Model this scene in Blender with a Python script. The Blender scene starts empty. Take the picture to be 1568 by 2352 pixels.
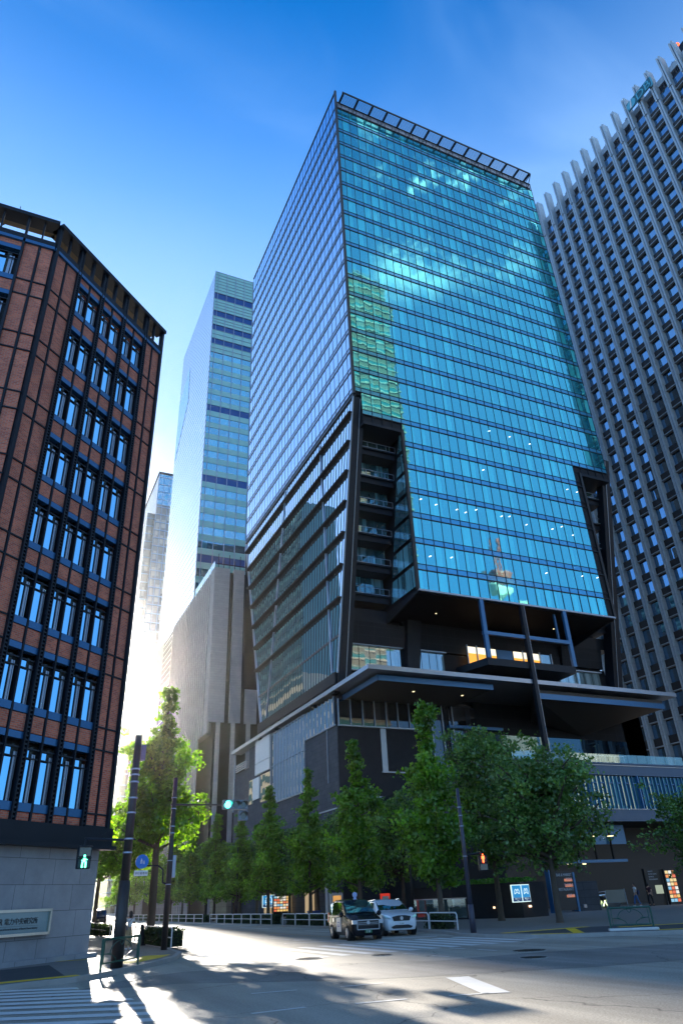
import bpy, bmesh, math, random
from mathutils import Vector, Matrix, noise
random.seed(7)
S = bpy.context.scene
COL = S.collection
R = math.radians

# ---------------------------------------------------------------- camera
CAMROT = Matrix(((0.906308, -0.172100, -0.386000), (-0.41, -0.46, -0.79), (-0.04, 0.87, -0.49)))
def _cam():
    f, cx, cy = 1600.0, 784.0, 1176.0
    d1 = Vector((-53 - cx, -(2110 - cy), -f)); d3 = Vector((650 - cx, -(-1700 - cy), -f))
    z = d3.normalized(); y = (d1 - z * d1.dot(z)).normalized(); x = y.cross(z)
    return Matrix((x, y, z))
CAMROT = _cam()
CAMLOC = Vector((0, 0, 1.8))
cd = bpy.data.cameras.new('camera'); cam = bpy.data.objects.new('camera', cd); COL.objects.link(cam)
cam.matrix_world = Matrix.Translation(CAMLOC) @ CAMROT.to_4x4()
cd.sensor_fit = 'HORIZONTAL'; cd.sensor_width = 36; cd.lens = 36 * 1600 / 1568
cd.clip_start = 0.1; cd.clip_end = 6000
S.camera = cam
# ---------------------------------------------------------------- light
SUN_AZ, SUN_EL = R(6.1), R(14.3)          # azimuth from +Y towards +X
sd = Vector((math.sin(SUN_AZ) * math.cos(SUN_EL), math.cos(SUN_AZ) * math.cos(SUN_EL), math.sin(SUN_EL)))
sl = bpy.data.lights.new('sun', 'SUN'); sl.energy = 5.0; sl.angle = R(0.6); sl.color = (1.0, 0.91, 0.78)
so = bpy.data.objects.new('sun', sl); COL.objects.link(so); so.rotation_euler = sd.to_track_quat('Z', 'Y').to_euler()
so.location = (0, 0, 300)
W = bpy.data.worlds.new('World'); S.world = W; W.use_nodes = True
nt = W.node_tree; bg = nt.nodes['Background']
sky = nt.nodes.new('ShaderNodeTexSky'); sky.sky_type = 'NISHITA'; sky.sun_disc = False
sky.sun_elevation = SUN_EL; sky.sun_rotation = SUN_AZ
sky.air_density = 1.0; sky.dust_density = 1.6; sky.ozone_density = 3.5; sky.altitude = 0
hs = nt.nodes.new('ShaderNodeHueSaturation'); hs.inputs['Saturation'].default_value = 1.42; hs.inputs['Value'].default_value = 1.0
def vscale(inp, k):
    n = nt.nodes.new('ShaderNodeVectorMath'); n.operation = 'SCALE'; nt.links.new(inp, n.inputs[0]); n.inputs['Scale'].default_value = k; return n.outputs[0]
gm_ = nt.nodes.new('ShaderNodeGamma'); gm_.inputs['Gamma'].default_value = 1.28
nt.links.new(vscale(sky.outputs[0], 1 / 7.0), gm_.inputs['Color']); nt.links.new(vscale(gm_.outputs[0], 7.0), hs.inputs['Color'])
# bright cloud patches added behind the camera to mirror as glints in the glass
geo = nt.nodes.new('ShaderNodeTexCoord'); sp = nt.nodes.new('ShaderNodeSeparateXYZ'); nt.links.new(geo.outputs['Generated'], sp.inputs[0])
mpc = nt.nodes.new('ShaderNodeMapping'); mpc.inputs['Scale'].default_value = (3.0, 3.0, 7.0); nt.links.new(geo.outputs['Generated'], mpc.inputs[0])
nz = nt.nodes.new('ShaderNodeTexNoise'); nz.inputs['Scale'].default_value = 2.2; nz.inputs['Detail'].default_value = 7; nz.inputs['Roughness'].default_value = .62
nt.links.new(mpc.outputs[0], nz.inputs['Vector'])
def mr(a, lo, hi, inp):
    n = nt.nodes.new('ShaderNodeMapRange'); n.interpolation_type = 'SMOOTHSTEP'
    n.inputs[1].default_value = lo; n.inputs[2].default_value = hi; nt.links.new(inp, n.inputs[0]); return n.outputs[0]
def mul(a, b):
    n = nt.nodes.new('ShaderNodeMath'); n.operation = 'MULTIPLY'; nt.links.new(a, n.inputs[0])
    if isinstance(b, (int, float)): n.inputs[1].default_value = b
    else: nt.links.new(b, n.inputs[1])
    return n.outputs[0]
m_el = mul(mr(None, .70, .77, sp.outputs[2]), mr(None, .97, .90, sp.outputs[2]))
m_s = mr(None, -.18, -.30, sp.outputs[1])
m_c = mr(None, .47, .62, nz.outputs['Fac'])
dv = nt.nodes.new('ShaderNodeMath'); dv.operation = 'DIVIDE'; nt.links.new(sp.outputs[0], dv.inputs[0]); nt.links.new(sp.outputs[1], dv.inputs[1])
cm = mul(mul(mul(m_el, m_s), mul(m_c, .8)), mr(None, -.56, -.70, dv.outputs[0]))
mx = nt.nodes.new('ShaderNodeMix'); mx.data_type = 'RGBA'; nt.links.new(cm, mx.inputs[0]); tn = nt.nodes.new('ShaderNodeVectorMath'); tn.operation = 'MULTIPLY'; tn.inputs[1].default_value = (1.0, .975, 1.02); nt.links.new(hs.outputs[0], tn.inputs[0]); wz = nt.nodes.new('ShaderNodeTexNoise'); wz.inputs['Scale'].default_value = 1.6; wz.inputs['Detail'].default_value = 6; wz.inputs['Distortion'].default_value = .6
wm = nt.nodes.new('ShaderNodeMapping'); wm.inputs['Scale'].default_value = (1.0, 2.2, 3.0); wm.inputs['Rotation'].default_value = (0, .4, .6); nt.links.new(geo.outputs['Generated'], wm.inputs[0]); nt.links.new(wm.outputs[0], wz.inputs['Vector'])
adp = nt.nodes.new('ShaderNodeMath'); adp.operation = 'ADD'; adp.use_clamp = True; nt.links.new(mul(mr(None, .93, .66, sp.outputs[2]), .70), adp.inputs[0]); nt.links.new(mul(mr(None, .48, .72, wz.outputs['Fac']), .16), adp.inputs[1])
pale = nt.nodes.new('ShaderNodeMix'); pale.data_type = 'RGBA'; nt.links.new(adp.outputs[0], pale.inputs[0]); nt.links.new(tn.outputs[0], pale.inputs[6]); pale.inputs[7].default_value = (1.0, 1.70, 2.80, 1)
mnn = nt.nodes.new('ShaderNodeVectorMath'); mnn.operation = 'MINIMUM'; nt.links.new(tn.outputs[0], mnn.inputs[0]); mnn.inputs[1].default_value = (8.5, 7.9, 7.0); nt.links.new(mnn.outputs[0], pale.inputs[6])
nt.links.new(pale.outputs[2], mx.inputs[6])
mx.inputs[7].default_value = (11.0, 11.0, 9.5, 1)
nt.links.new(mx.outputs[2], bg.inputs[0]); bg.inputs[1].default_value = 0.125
S.view_settings.view_transform = 'Standard'; S.view_settings.look = 'None'
S.view_settings.exposure = 2.0; S.view_settings.gamma = 1.0
S.render.engine = 'CYCLES'
S.cycles.use_denoising = True
S.cycles.max_bounces = 8; S.cycles.transparent_max_bounces = 16
S.cycles.caustics_reflective = False; S.cycles.caustics_refractive = False
S.cycles.sample_clamp_indirect = 6

# ---------------------------------------------------------------- helpers
def tag(o, label=None, cat=None, group=None, kind=None):
    if label: o['label'] = label
    if cat: o['category'] = cat
    if group: o['group'] = group
    if kind: o['kind'] = kind
    return o
def root(name, label, cat, loc=(0, 0, 0), rz=0.0, group=None):
    o = bpy.data.objects.new(name, None); o.empty_display_size = .3; COL.objects.link(o)
    o.location = loc; o.rotation_euler = (0, 0, rz)
    return tag(o, label, cat, group)
def rmat(o): return Matrix.Translation(o.location) @ o.rotation_euler.to_matrix().to_4x4()
def copy_tree(o, loc=None, rz=None, label=None, parent=None, scale=None):
    c = o.copy(); COL.objects.link(c); c.parent = parent
    if loc is not None: c.location = loc
    if rz is not None: c.rotation_euler = (0, 0, rz)
    if scale is not None: c.scale = scale
    if label: c['label'] = label
    for ch in list(o.children): copy_tree(ch, parent=c)
    return c
class MB:
    def __init__(s): s.v = []; s.f = []; s.m = []; s.mi = 0
    def add(s, vs, fs):
        n = len(s.v); s.v += [tuple(v) for v in vs]; s.f += [tuple(i + n for i in f) for f in fs]; s.m += [s.mi] * len(fs); return s
    def box(s, x0, y0, z0, x1, y1, z1):
        x0, x1 = min(x0, x1), max(x0, x1); y0, y1 = min(y0, y1), max(y0, y1); z0, z1 = min(z0, z1), max(z0, z1)
        return s.add([(x0, y0, z0), (x1, y0, z0), (x1, y1, z0), (x0, y1, z0), (x0, y0, z1), (x1, y0, z1), (x1, y1, z1), (x0, y1, z1)],
                     [(0, 3, 2, 1), (4, 5, 6, 7), (0, 1, 5, 4), (1, 2, 6, 5), (2, 3, 7, 6), (3, 0, 4, 7)])
    def quad(s, a, b, c, d): return s.add([a, b, c, d], [(0, 1, 2, 3)])
    def poly(s, ps): return s.add(ps, [tuple(range(len(ps)))])
    def extr(s, ps, d):   # polygon extruded along vector d
        n = len(ps); q = [tuple(Vector(p) + Vector(d)) for p in ps]
        return s.add(list(ps) + q, [tuple(range(n))[::-1], tuple(range(n, 2 * n))] + [(i, (i + 1) % n, n + (i + 1) % n, n + i) for i in range(n)])
    def prism(s, xy, z0, z1): return s.extr([(x, y, z0) for x, y in xy], (0, 0, z1 - z0))
    def tube(s, p0, p1, r0, r1=None, n=8, caps=True):
        r1 = r0 if r1 is None else r1; p0 = Vector(p0); p1 = Vector(p1); d = (p1 - p0).normalized()
        u = d.orthogonal().normalized(); w = d.cross(u); vs = []
        for p, r in ((p0, r0), (p1, r1)):
            vs += [p + (u * math.cos(2 * math.pi * i / n) + w * math.sin(2 * math.pi * i / n)) * r for i in range(n)]
        fs = [(i, (i + 1) % n, n + (i + 1) % n, n + i) for i in range(n)]
        if caps: fs += [tuple(range(n))[::-1], tuple(range(n, 2 * n))]
        return s.add(vs, fs)
    def path(s, ps, r, n=6):
        for a, b in zip(ps[:-1], ps[1:]): s.tube(a, b, r, r, n)
        return s
    def bar(s, a, b, w, d, up=(0, 0, 1)):   # rectangular bar from a to b: w across, d along 'up'
        a = Vector(a); b = Vector(b); t = (b - a).normalized(); up = Vector(up)
        x = t.cross(up).normalized(); y = x.cross(t).normalized()
        c = [x * (w / 2) * i + y * (d / 2) * j for i, j in ((-1, -1), (1, -1), (1, 1), (-1, 1))]
        return s.add([a + k for k in c] + [b + k for k in c], [(3, 2, 1, 0), (4, 5, 6, 7), (0, 1, 5, 4), (1, 2, 6, 5), (2, 3, 7, 6), (3, 0, 4, 7)])
    def sphere(s, c, r, n=10, m=6, sc=(1, 1, 1)):
        vs = [(c[0], c[1], c[2] - r * sc[2])]
        for j in range(1, m):
            a = -math.pi / 2 + math.pi * j / m
            vs += [(c[0] + r * sc[0] * math.cos(a) * math.cos(2 * math.pi * i / n), c[1] + r * sc[1] * math.cos(a) * math.sin(2 * math.pi * i / n), c[2] + r * sc[2] * math.sin(a)) for i in range(n)]
        vs.append((c[0], c[1], c[2] + r * sc[2])); fs = []
        for i in range(n): fs.append((0, 1 + (i + 1) % n, 1 + i)); fs.append((len(vs) - 1, len(vs) - 1 - n + i, len(vs) - 1 - n + (i + 1) % n))
        for j in range(m - 2):
            for i in range(n): a = 1 + j * n; fs.append((a + i, a + (i + 1) % n, a + n + (i + 1) % n, a + n + i))
        return s.add(vs, fs)
    def xf(s, M, start=0):
        for i in range(start, len(s.v)): s.v[i] = tuple(M @ Vector(s.v[i]))
        return s
    def build(s, name, mats, parent=None, world=False, smooth=False, bevel=0):
        me = bpy.data.meshes.new(name); me.from_pydata(s.v, [], s.f)
        if world and parent is not None: me.transform(rmat(parent).inverted())
        mats = mats if isinstance(mats, (list, tuple)) else [mats]
        for m in mats: me.materials.append(m)
        if len(mats) > 1: me.polygons.foreach_set('material_index', s.m)
        if smooth: me.polygons.foreach_set('use_smooth', [True] * len(me.polygons))
        me.update()
        o = bpy.data.objects.new(name, me); COL.objects.link(o); o.parent = parent
        if bevel:
            b = o.modifiers.new('bevel', 'BEVEL'); b.width = bevel; b.segments = 2; b.limit_method = 'ANGLE'
        return o
def struct(o): o['kind'] = 'structure'; return o
def weigh(p):   # apparent size of a spot in the picture (0 when outside the frame): used only to choose the 100 largest repeats
    c = CAMROT.transposed() @ (Vector(p) - CAMLOC)
    if c.z > -0.5: return 0
    x = 1600 * c.x / -c.z; y = 1600 * c.y / -c.z
    return 1.0 / (c.length_squared) if abs(x) < 800 and abs(y) < 1190 else 0
def many(name, items, mat, parent, most=100, world=True, label=None):
    """items: (centre, area, fn(MB)); the largest in view become parts of their own, the rest one part"""
    sc = sorted(((a * weigh(c), i) for i, (c, a, fn) in enumerate(items)), reverse=True)
    for w, i in sc[:most]:
        m = MB(); items[i][2](m); m.build(name, mat, parent, world)
    rest = sc[most:]
    if rest:
        m = MB()
        for w, i in rest: items[i][2](m)
        tag(m.build(name, mat, parent, world), kind='stuff')

# ---------------------------------------------------------------- materials
def newmat(name):
    m = bpy.data.materials.new(name); m.use_nodes = True
    return m, m.node_tree, m.node_tree.nodes['Principled BSDF']
def N(t, kind, **kw):
    n = t.nodes.new(kind)
    for k, v in kw.items():
        if hasattr(n, k): setattr(n, k, v)
        else: n.inputs[k].default_value = v
    return n
def c4(c): return (c[0], c[1], c[2], 1)
def pm(name, col, rough=.6, metal=0.0, var=.12, ns=2.0, bump=0.0, bs=None, spec=.5, coat=0, stretch=None):
    m, t, b = newmat(name)
    tc = N(t, 'ShaderNodeTexCoord'); src = tc.outputs['Object']
    if stretch:
        mp = N(t, 'ShaderNodeMapping'); mp.inputs['Scale'].default_value = stretch; t.links.new(src, mp.inputs[0]); src = mp.outputs[0]
    nz = N(t, 'ShaderNodeTexNoise', Scale=ns, Detail=6.0, Roughness=.6); t.links.new(src, nz.inputs['Vector'])
    mx = N(t, 'ShaderNodeMix', data_type='RGBA'); t.links.new(nz.outputs['Fac'], mx.inputs[0])
    mx.inputs[6].default_value = c4([c * (1 - var) for c in col]); mx.inputs[7].default_value = c4([min(1, c * (1 + var)) for c in col])
    t.links.new(mx.outputs[2], b.inputs['Base Color'])
    b.inputs['Roughness'].default_value = rough; b.inputs['Metallic'].default_value = metal; b.inputs['Specular IOR Level'].default_value = spec
    if coat: b.inputs['Coat Weight'].default_value = coat; b.inputs['Coat Roughness'].default_value = .03
    if bump:
        n2 = N(t, 'ShaderNodeTexNoise', Scale=bs or ns * 8, Detail=4.0); t.links.new(src, n2.inputs['Vector'])
        bp = N(t, 'ShaderNodeBump', Strength=bump, Distance=.02); t.links.new(n2.outputs['Fac'], bp.inputs['Height']); t.links.new(bp.outputs[0], b.inputs['Normal'])
    return m
def em(name, col, st=3.0):
    m, t, b = newmat(name); b.inputs['Base Color'].default_value = c4([c * .3 for c in col])
    b.inputs['Emission Color'].default_value = c4(col); b.inputs['Emission Strength'].default_value = st; return m
def wallvec(t):   # (along the wall, height) for any vertical wall
    g = N(t, 'ShaderNodeNewGeometry'); z = N(t, 'ShaderNodeCombineXYZ'); z.inputs[2].default_value = 1
    cr = N(t, 'ShaderNodeVectorMath', operation='CROSS_PRODUCT'); t.links.new(z.outputs[0], cr.inputs[0]); t.links.new(g.outputs['True Normal'], cr.inputs[1])
    dt = N(t, 'ShaderNodeVectorMath', operation='DOT_PRODUCT'); t.links.new(g.outputs['Position'], dt.inputs[0]); t.links.new(cr.outputs[0], dt.inputs[1])
    sp = N(t, 'ShaderNodeSeparateXYZ'); t.links.new(g.outputs['Position'], sp.inputs[0])
    co = N(t, 'ShaderNodeCombineXYZ'); t.links.new(dt.outputs['Value'], co.inputs[0]); t.links.new(sp.outputs[2], co.inputs[1])
    return co.outputs[0]
def brickmat(name, c1, c2, mortar, bw, bh, mort=.008, rough=.75, bump=.4, off=.5, squash=1, dirt=.25, spec=.5):
    m, t, b = newmat(name); v = wallvec(t)
    br = N(t, 'ShaderNodeTexBrick', offset=off); t.links.new(v, br.inputs['Vector'])
    for k, x in (('Color1', c4(c1)), ('Color2', c4(c2)), ('Mortar', c4(mortar)), ('Scale', 1.0), ('Mortar Size', mort), ('Brick Width', bw), ('Row Height', bh), ('Bias', 0.0), ('Mortar Smooth', .1)): br.inputs[k].default_value = x
    nz = N(t, 'ShaderNodeTexNoise', Scale=.9, Detail=8.0, Roughness=.7); t.links.new(v, nz.inputs['Vector'])
    rp = N(t, 'ShaderNodeMapRange'); rp.inputs[1].default_value = .3; rp.inputs[2].default_value = .7; rp.inputs[3].default_value = 1 - dirt; rp.inputs[4].default_value = 1.08
    t.links.new(nz.outputs['Fac'], rp.inputs[0])
    ml = N(t, 'ShaderNodeVectorMath', operation='SCALE'); t.links.new(br.outputs['Color'], ml.inputs[0]); t.links.new(rp.outputs[0], ml.inputs['Scale'])
    t.links.new(ml.outputs[0], b.inputs['Base Color']); b.inputs['Roughness'].default_value = rough; b.inputs['Specular IOR Level'].default_value = spec
    if bump:
        bp = N(t, 'ShaderNodeBump', Strength=bump, Distance=.01, invert=True); t.links.new(br.outputs['Fac'], bp.inputs['Height']); t.links.new(bp.outputs[0], b.inputs['Normal'])
    return m
def glassf(name, tint, inner, grid=(1.64, 4.011, 39.19, 64.2), refl=.55, rough=.02, tilt=.012, wave=.004, blind=.5, seed=0.0, thru=0.0):
    """facade glass: coated pane over whatever hangs behind it (blinds, curtains), each pane a little differently set"""
    m, t, b = newmat(name); out = t.nodes['Material Output']; v = wallvec(t)
    mp = N(t, 'ShaderNodeMapping'); mp.inputs['Location'].default_value = (-grid[2] / grid[0], -grid[3] / grid[1], seed); mp.inputs['Scale'].default_value = (1 / grid[0], 1 / grid[1], 1); t.links.new(v, mp.inputs[0])
    fl = N(t, 'ShaderNodeVectorMath', operation='FLOOR'); t.links.new(mp.outputs[0], fl.inputs[0])
    wn = N(t, 'ShaderNodeTexWhiteNoise'); wn.noise_dimensions = '3D'; t.links.new(fl.outputs[0], wn.inputs['Vector'])
    fr = N(t, 'ShaderNodeVectorMath', operation='FRACTION'); t.links.new(mp.outputs[0], fr.inputs[0])
    sp = N(t, 'ShaderNodeSeparateXYZ'); t.links.new(fr.outputs[0], sp.inputs[0])
    # drawn curtain or blind: a paler band down one side of some panes, a drawn blind in others
    cmp_ = N(t, 'ShaderNodeMath', operation='LESS_THAN'); t.links.new(sp.outputs[0], cmp_.inputs[0]); 
    sc = N(t, 'ShaderNodeMapRange'); t.links.new(wn.outputs['Value'], sc.inputs[0]); sc.inputs[1].default_value = .45; sc.inputs[2].default_value = 1.0; sc.inputs[3].default_value = 0; sc.inputs[4].default_value = .9
    t.links.new(sc.outputs[0], cmp_.inputs[1])
    st = N(t, 'ShaderNodeTexNoise', Scale=1.0, Detail=3.0); ms = N(t, 'ShaderNodeMapping'); ms.inputs['Scale'].default_value = (5, .15, 1); t.links.new(v, ms.inputs[0]); t.links.new(ms.outputs[0], st.inputs['Vector'])
    k = N(t, 'ShaderNodeMath', operation='MULTIPLY'); t.links.new(cmp_.outputs[0], k.inputs[0]); t.links.new(st.outputs['Fac'], k.inputs[1])
    k2 = N(t, 'ShaderNodeMath', operation='MULTIPLY_ADD'); t.links.new(k.outputs[0], k2.inputs[0]); k2.inputs[1].default_value = blind; 
    k3 = N(t, 'ShaderNodeMath', operation='MULTIPLY'); t.links.new(wn.outputs['Value'], k3.inputs[0]); k3.inputs[1].default_value = .14; t.links.new(k3.outputs[0], k2.inputs[2])
    mx = N(t, 'ShaderNodeMix', data_type='RGBA'); t.links.new(k2.outputs[0], mx.inputs[0]); mx.inputs[6].default_value = c4([c * .35 for c in inner]); mx.inputs[7].default_value = c4([min(1, c * 2.4) for c in inner])
    df = N(t, 'ShaderNodeBsdfDiffuse'); t.links.new(mx.outputs[2], df.inputs[0])
    gl = N(t, 'ShaderNodeBsdfGlossy'); gl.inputs['Color'].default_value = c4(tint); gl.inputs['Roughness'].default_value = rough
    # pane tilt + slow waviness
    g = N(t, 'ShaderNodeNewGeometry'); sb = N(t, 'ShaderNodeVectorMath', operation='SUBTRACT'); t.links.new(wn.outputs['Color'], sb.inputs[0]); sb.inputs[1].default_value = (.5, .5, .5)
    s1 = N(t, 'ShaderNodeVectorMath', operation='SCALE'); t.links.new(sb.outputs[0], s1.inputs[0]); s1.inputs['Scale'].default_value = tilt
    wv = N(t, 'ShaderNodeTexNoise', Scale=1.1, Detail=1.0); t.links.new(g.outputs['Position'], wv.inputs['Vector'])
    sb2 = N(t, 'ShaderNodeVectorMath', operation='SUBTRACT'); t.links.new(wv.outputs['Color'], sb2.inputs[0]); sb2.inputs[1].default_value = (.5, .5, .5)
    s2 = N(t, 'ShaderNodeVectorMath', operation='SCALE'); t.links.new(sb2.outputs[0], s2.inputs[0]); s2.inputs['Scale'].default_value = wave
    a1 = N(t, 'ShaderNodeVectorMath', operation='ADD'); t.links.new(g.outputs['Normal'], a1.inputs[0]); t.links.new(s1.outputs[0], a1.inputs[1])
    a2 = N(t, 'ShaderNodeVectorMath', operation='ADD'); t.links.new(a1.outputs[0], a2.inputs[0]); t.links.new(s2.outputs[0], a2.inputs[1])
    nn = N(t, 'ShaderNodeVectorMath', operation='NORMALIZE'); t.links.new(a2.outputs[0], nn.inputs[0]); t.links.new(nn.outputs[0], gl.inputs['Normal'])
    fn = N(t, 'ShaderNodeFresnel', IOR=1.45)
    ad = N(t, 'ShaderNodeMath', operation='ADD', use_clamp=True); t.links.new(fn.outputs[0], ad.inputs[0]); ad.inputs[1].default_value = refl
    body = df.outputs[0]
    if thru:
        tr = N(t, 'ShaderNodeBsdfTransparent'); tr.inputs[0].default_value = c4([.75 + .25 * x for x in tint]); m2 = N(t, 'ShaderNodeMixShader'); m2.inputs[0].default_value = thru
        t.links.new(df.outputs[0], m2.inputs[1]); t.links.new(tr.outputs[0], m2.inputs[2]); body = m2.outputs[0]
    mxs = N(t, 'ShaderNodeMixShader'); t.links.new(ad.outputs[0], mxs.inputs[0]); t.links.new(body, mxs.inputs[1]); t.links.new(gl.outputs[0], mxs.inputs[2])
    t.links.new(mxs.outputs[0], out.inputs[0])
    return m
M = {}
def asphalt(name, base, rough=.5, ns=.35, crack=True):
    m = pm(name, base, rough, var=.28, ns=ns, bump=.7, bs=38, spec=.4); t = m.node_tree; b = t.nodes['Principled BSDF']
    src = b.inputs['Base Color'].links[0].from_socket; tc = N(t, 'ShaderNodeTexCoord')
    fine = N(t, 'ShaderNodeTexNoise', Scale=22.0, Detail=3.0, Roughness=.8); t.links.new(tc.outputs['Object'], fine.inputs['Vector'])
    r1 = N(t, 'ShaderNodeMapRange'); r1.inputs[1].default_value = .3; r1.inputs[2].default_value = .7; r1.inputs[3].default_value = .62; r1.inputs[4].default_value = 1.38; t.links.new(fine.outputs['Fac'], r1.inputs[0])
    st = N(t, 'ShaderNodeMapping'); st.inputs['Scale'].default_value = (.9, .06, 1); t.links.new(tc.outputs['Object'], st.inputs[0])
    wear = N(t, 'ShaderNodeTexNoise', Scale=1.0, Detail=4.0); t.links.new(st.outputs[0], wear.inputs['Vector'])
    r2 = N(t, 'ShaderNodeMapRange'); r2.inputs[1].default_value = .35; r2.inputs[2].default_value = .65; r2.inputs[3].default_value = .78; r2.inputs[4].default_value = 1.2; t.links.new(wear.outputs['Fac'], r2.inputs[0])
    wp = N(t, 'ShaderNodeTexNoise', Scale=.8, Detail=3.0); t.links.new(tc.outputs['Object'], wp.inputs['Vector'])
    ad = N(t, 'ShaderNodeVectorMath', operation='MULTIPLY_ADD'); t.links.new(wp.outputs['Color'], ad.inputs[0]); ad.inputs[1].default_value = (1.6, 1.6, 0); t.links.new(tc.outputs['Object'], ad.inputs[2])
    vo = N(t, 'ShaderNodeTexVoronoi', feature='DISTANCE_TO_EDGE', Scale=.22); t.links.new(ad.outputs[0], vo.inputs['Vector'])
    ck = N(t, 'ShaderNodeMapRange'); ck.inputs[1].default_value = 0; ck.inputs[2].default_value = .006; ck.inputs[3].default_value = .35 if crack else 1; ck.inputs[4].default_value = 1; t.links.new(vo.outputs['Distance'], ck.inputs[0])
    q = N(t, 'ShaderNodeMath', operation='MULTIPLY'); t.links.new(r1.outputs[0], q.inputs[0]); t.links.new(r2.outputs[0], q.inputs[1])
    q2 = N(t, 'ShaderNodeMath', operation='MULTIPLY'); t.links.new(q.outputs[0], q2.inputs[0]); t.links.new(ck.outputs[0], q2.inputs[1])
    sc = N(t, 'ShaderNodeVectorMath', operation='SCALE'); t.links.new(src, sc.inputs[0]); t.links.new(q2.outputs[0], sc.inputs['Scale']); t.links.new(sc.outputs[0], b.inputs['Base Color'])
    return m
M['asphalt'] = asphalt('asphalt', (.34, .31, .26), .62)
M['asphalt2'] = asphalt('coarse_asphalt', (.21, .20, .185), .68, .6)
M['paint'] = pm('white_road_paint', (.68, .68, .66), .6, var=.18, ns=3, bump=.3)
M['ypaint'] = pm('yellow_tactile', (.80, .52, .02), .65, var=.2, ns=4, bump=.3)
M['opaint'] = pm('orange_road_line', (.50, .25, .10), .65, var=.2, ns=4)
M['paving'] = brickmat('paving_base', (.22, .20, .18), (.17, .16, .15), (.08, .08, .08), .3, .15, .006)
M['kerb'] = pm('kerb_stone', (.34, .33, .31), .8, var=.2, ns=3, bump=.4)
M['brick'] = brickmat('red_brick', (.84, .22, .105), (.54, .115, .065), (.50, .34, .27), .24, .085, .010, bump=.5, dirt=.3)
M['stone'] = brickmat('grey_granite', (.36, .37, .39), (.32, .33, .35), (.12, .12, .13), 1.55, .93, .010, bump=.3, off=.25, dirt=.2)
M['steel'] = pm('dark_painted_steel', (.014, .018, .026), .45, metal=.1, spec=.25, var=.2, ns=1.5)
M['bluesteel'] = pm('blue_grey_panel', (.03, .13, .28), .3, metal=.35, var=.12, ns=1.2)
M['black'] = pm('black_metal', (.012, .012, .014), .45, var=.2, ns=3)
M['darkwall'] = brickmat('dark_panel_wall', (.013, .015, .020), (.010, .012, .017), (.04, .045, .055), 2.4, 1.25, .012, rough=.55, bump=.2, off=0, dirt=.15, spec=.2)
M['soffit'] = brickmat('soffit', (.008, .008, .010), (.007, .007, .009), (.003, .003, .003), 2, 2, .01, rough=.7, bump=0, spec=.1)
M['mull'] = pm('dark_mullion', (.018, .022, .03), .35, metal=.5, var=.1)
M['lmull'] = pm('pale_mullion', (.30, .36, .44), .35, metal=.6, var=.1)
M['fin'] = pm('bronze_fin', (.020, .020, .022), .6, spec=.15, var=.15)
M['pstone'] = brickmat('podium_stone', (.105, .108, .118), (.088, .09, .10), (.045, .047, .052), 1.6, .55, .012, rough=.8, bump=.2, off=.3, dirt=.25, spec=.12)
M['dstone'] = pm('dark_flamed_granite', (.032, .032, .036), .75, spec=.2, var=.35, ns=1.2, bump=.5, bs=14)
M['fascia'] = pm('canopy_fascia', (.30, .34, .40), .3, metal=.55, var=.1, ns=.8)
M['white'] = pm('white_metal', (.72, .73, .75), .35, var=.06)
M['bark'] = pm('bark', (.10, .075, .055), .9, var=.45, ns=7, bump=1.0, bs=26, stretch=(1, 1, .25))
# ================================================================ SETTING
g = MB(); g.quad((-1500, -900, 0), (1500, -900, 0), (1500, 2500, 0), (-1500, 2500, 0)); struct(g.build('road', M['asphalt']))
LW = [(8.3, 420), (8.3, 38), (8.0, 34.5), (7.2, 31.8), (5.6, 29.0), (4.2, 27.0), (2.9, 25.5), (0.9, 24.6), (-3, 23.6), (-14, 21), (-120, 10), (-120, 420)]
RW = [(23.0, 420), (23.0, 41), (22.4, 36.5), (21.3, 33.4), (21.2, 31.0), (21.9, 28.6), (22.9, 27.3), (24.5, 26.3), (26.2, 24.6), (30, 21.5), (42, 17), (160, 8), (160, 420)]
def walk(name, pts, ccw):
    mp = pm(name + '_mat', (.20, .185, .17), .75, var=.25, ns=1.4, bump=.4)
    m = MB(); m.prism(pts if ccw else pts[::-1], -.05, .12); struct(m.build(name, mp))
    k = MB(); n = len(pts) - 3
    def off(i):
        a = Vector(pts[max(i - 1, 0)]); b = Vector(pts[min(i + 1, len(pts) - 1)]); d = (b - a).normalized()
        q = Vector((-d.y, d.x)) * (.10 if ccw else -.10); return q
    for i in range(0, len(pts) - 2):
        a, b = Vector(pts[i]), Vector(pts[i + 1]); oa, ob = off(i), off(i + 1)
        k.prism([tuple(a - oa), tuple(b - ob), tuple(b + ob), tuple(a + oa)] if True else [], -.04, .135)
    struct(k.build('kerb', M['kerb']))
walk('sidewalk', LW, True); walk('pavement', RW, False)
def strips(name, quads, mat, z=.008, label=None):
    m = MB()
    for q in quads: m.poly([(x, y, z) for x, y in q])
    struct(m.build(name, mat))
def seg(a, b, w):
    a = Vector(a); b = Vector(b); d = (b - a).normalized(); p = Vector((-d.y, d.x)) * w / 2
    return [tuple(a - p), tuple(b - p), tuple(b + p), tuple(a + p)]
cw = []
for i in range(15):
    x = 8.75 + i * .93; y0 = 27.15 + (0 if i < 13 else .6 * (i - 12)); y1 = 34.0 - max(0, i - 8) * .17
    cw.append([(x - .24, y0), (x + .24, y0 - .02), (x + .17, y1), (x - .31, y1)])
RE = [(2.78, 23.4), (3.02, 22.4), (3.25, 21.45), (3.42, 20.5), (3.54, 19.55), (3.6, 18.6), (3.63, 17.6), (3.62, 16.6), (3.6, 15.6), (3.55, 14.6), (3.5, 13.6)]
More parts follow.
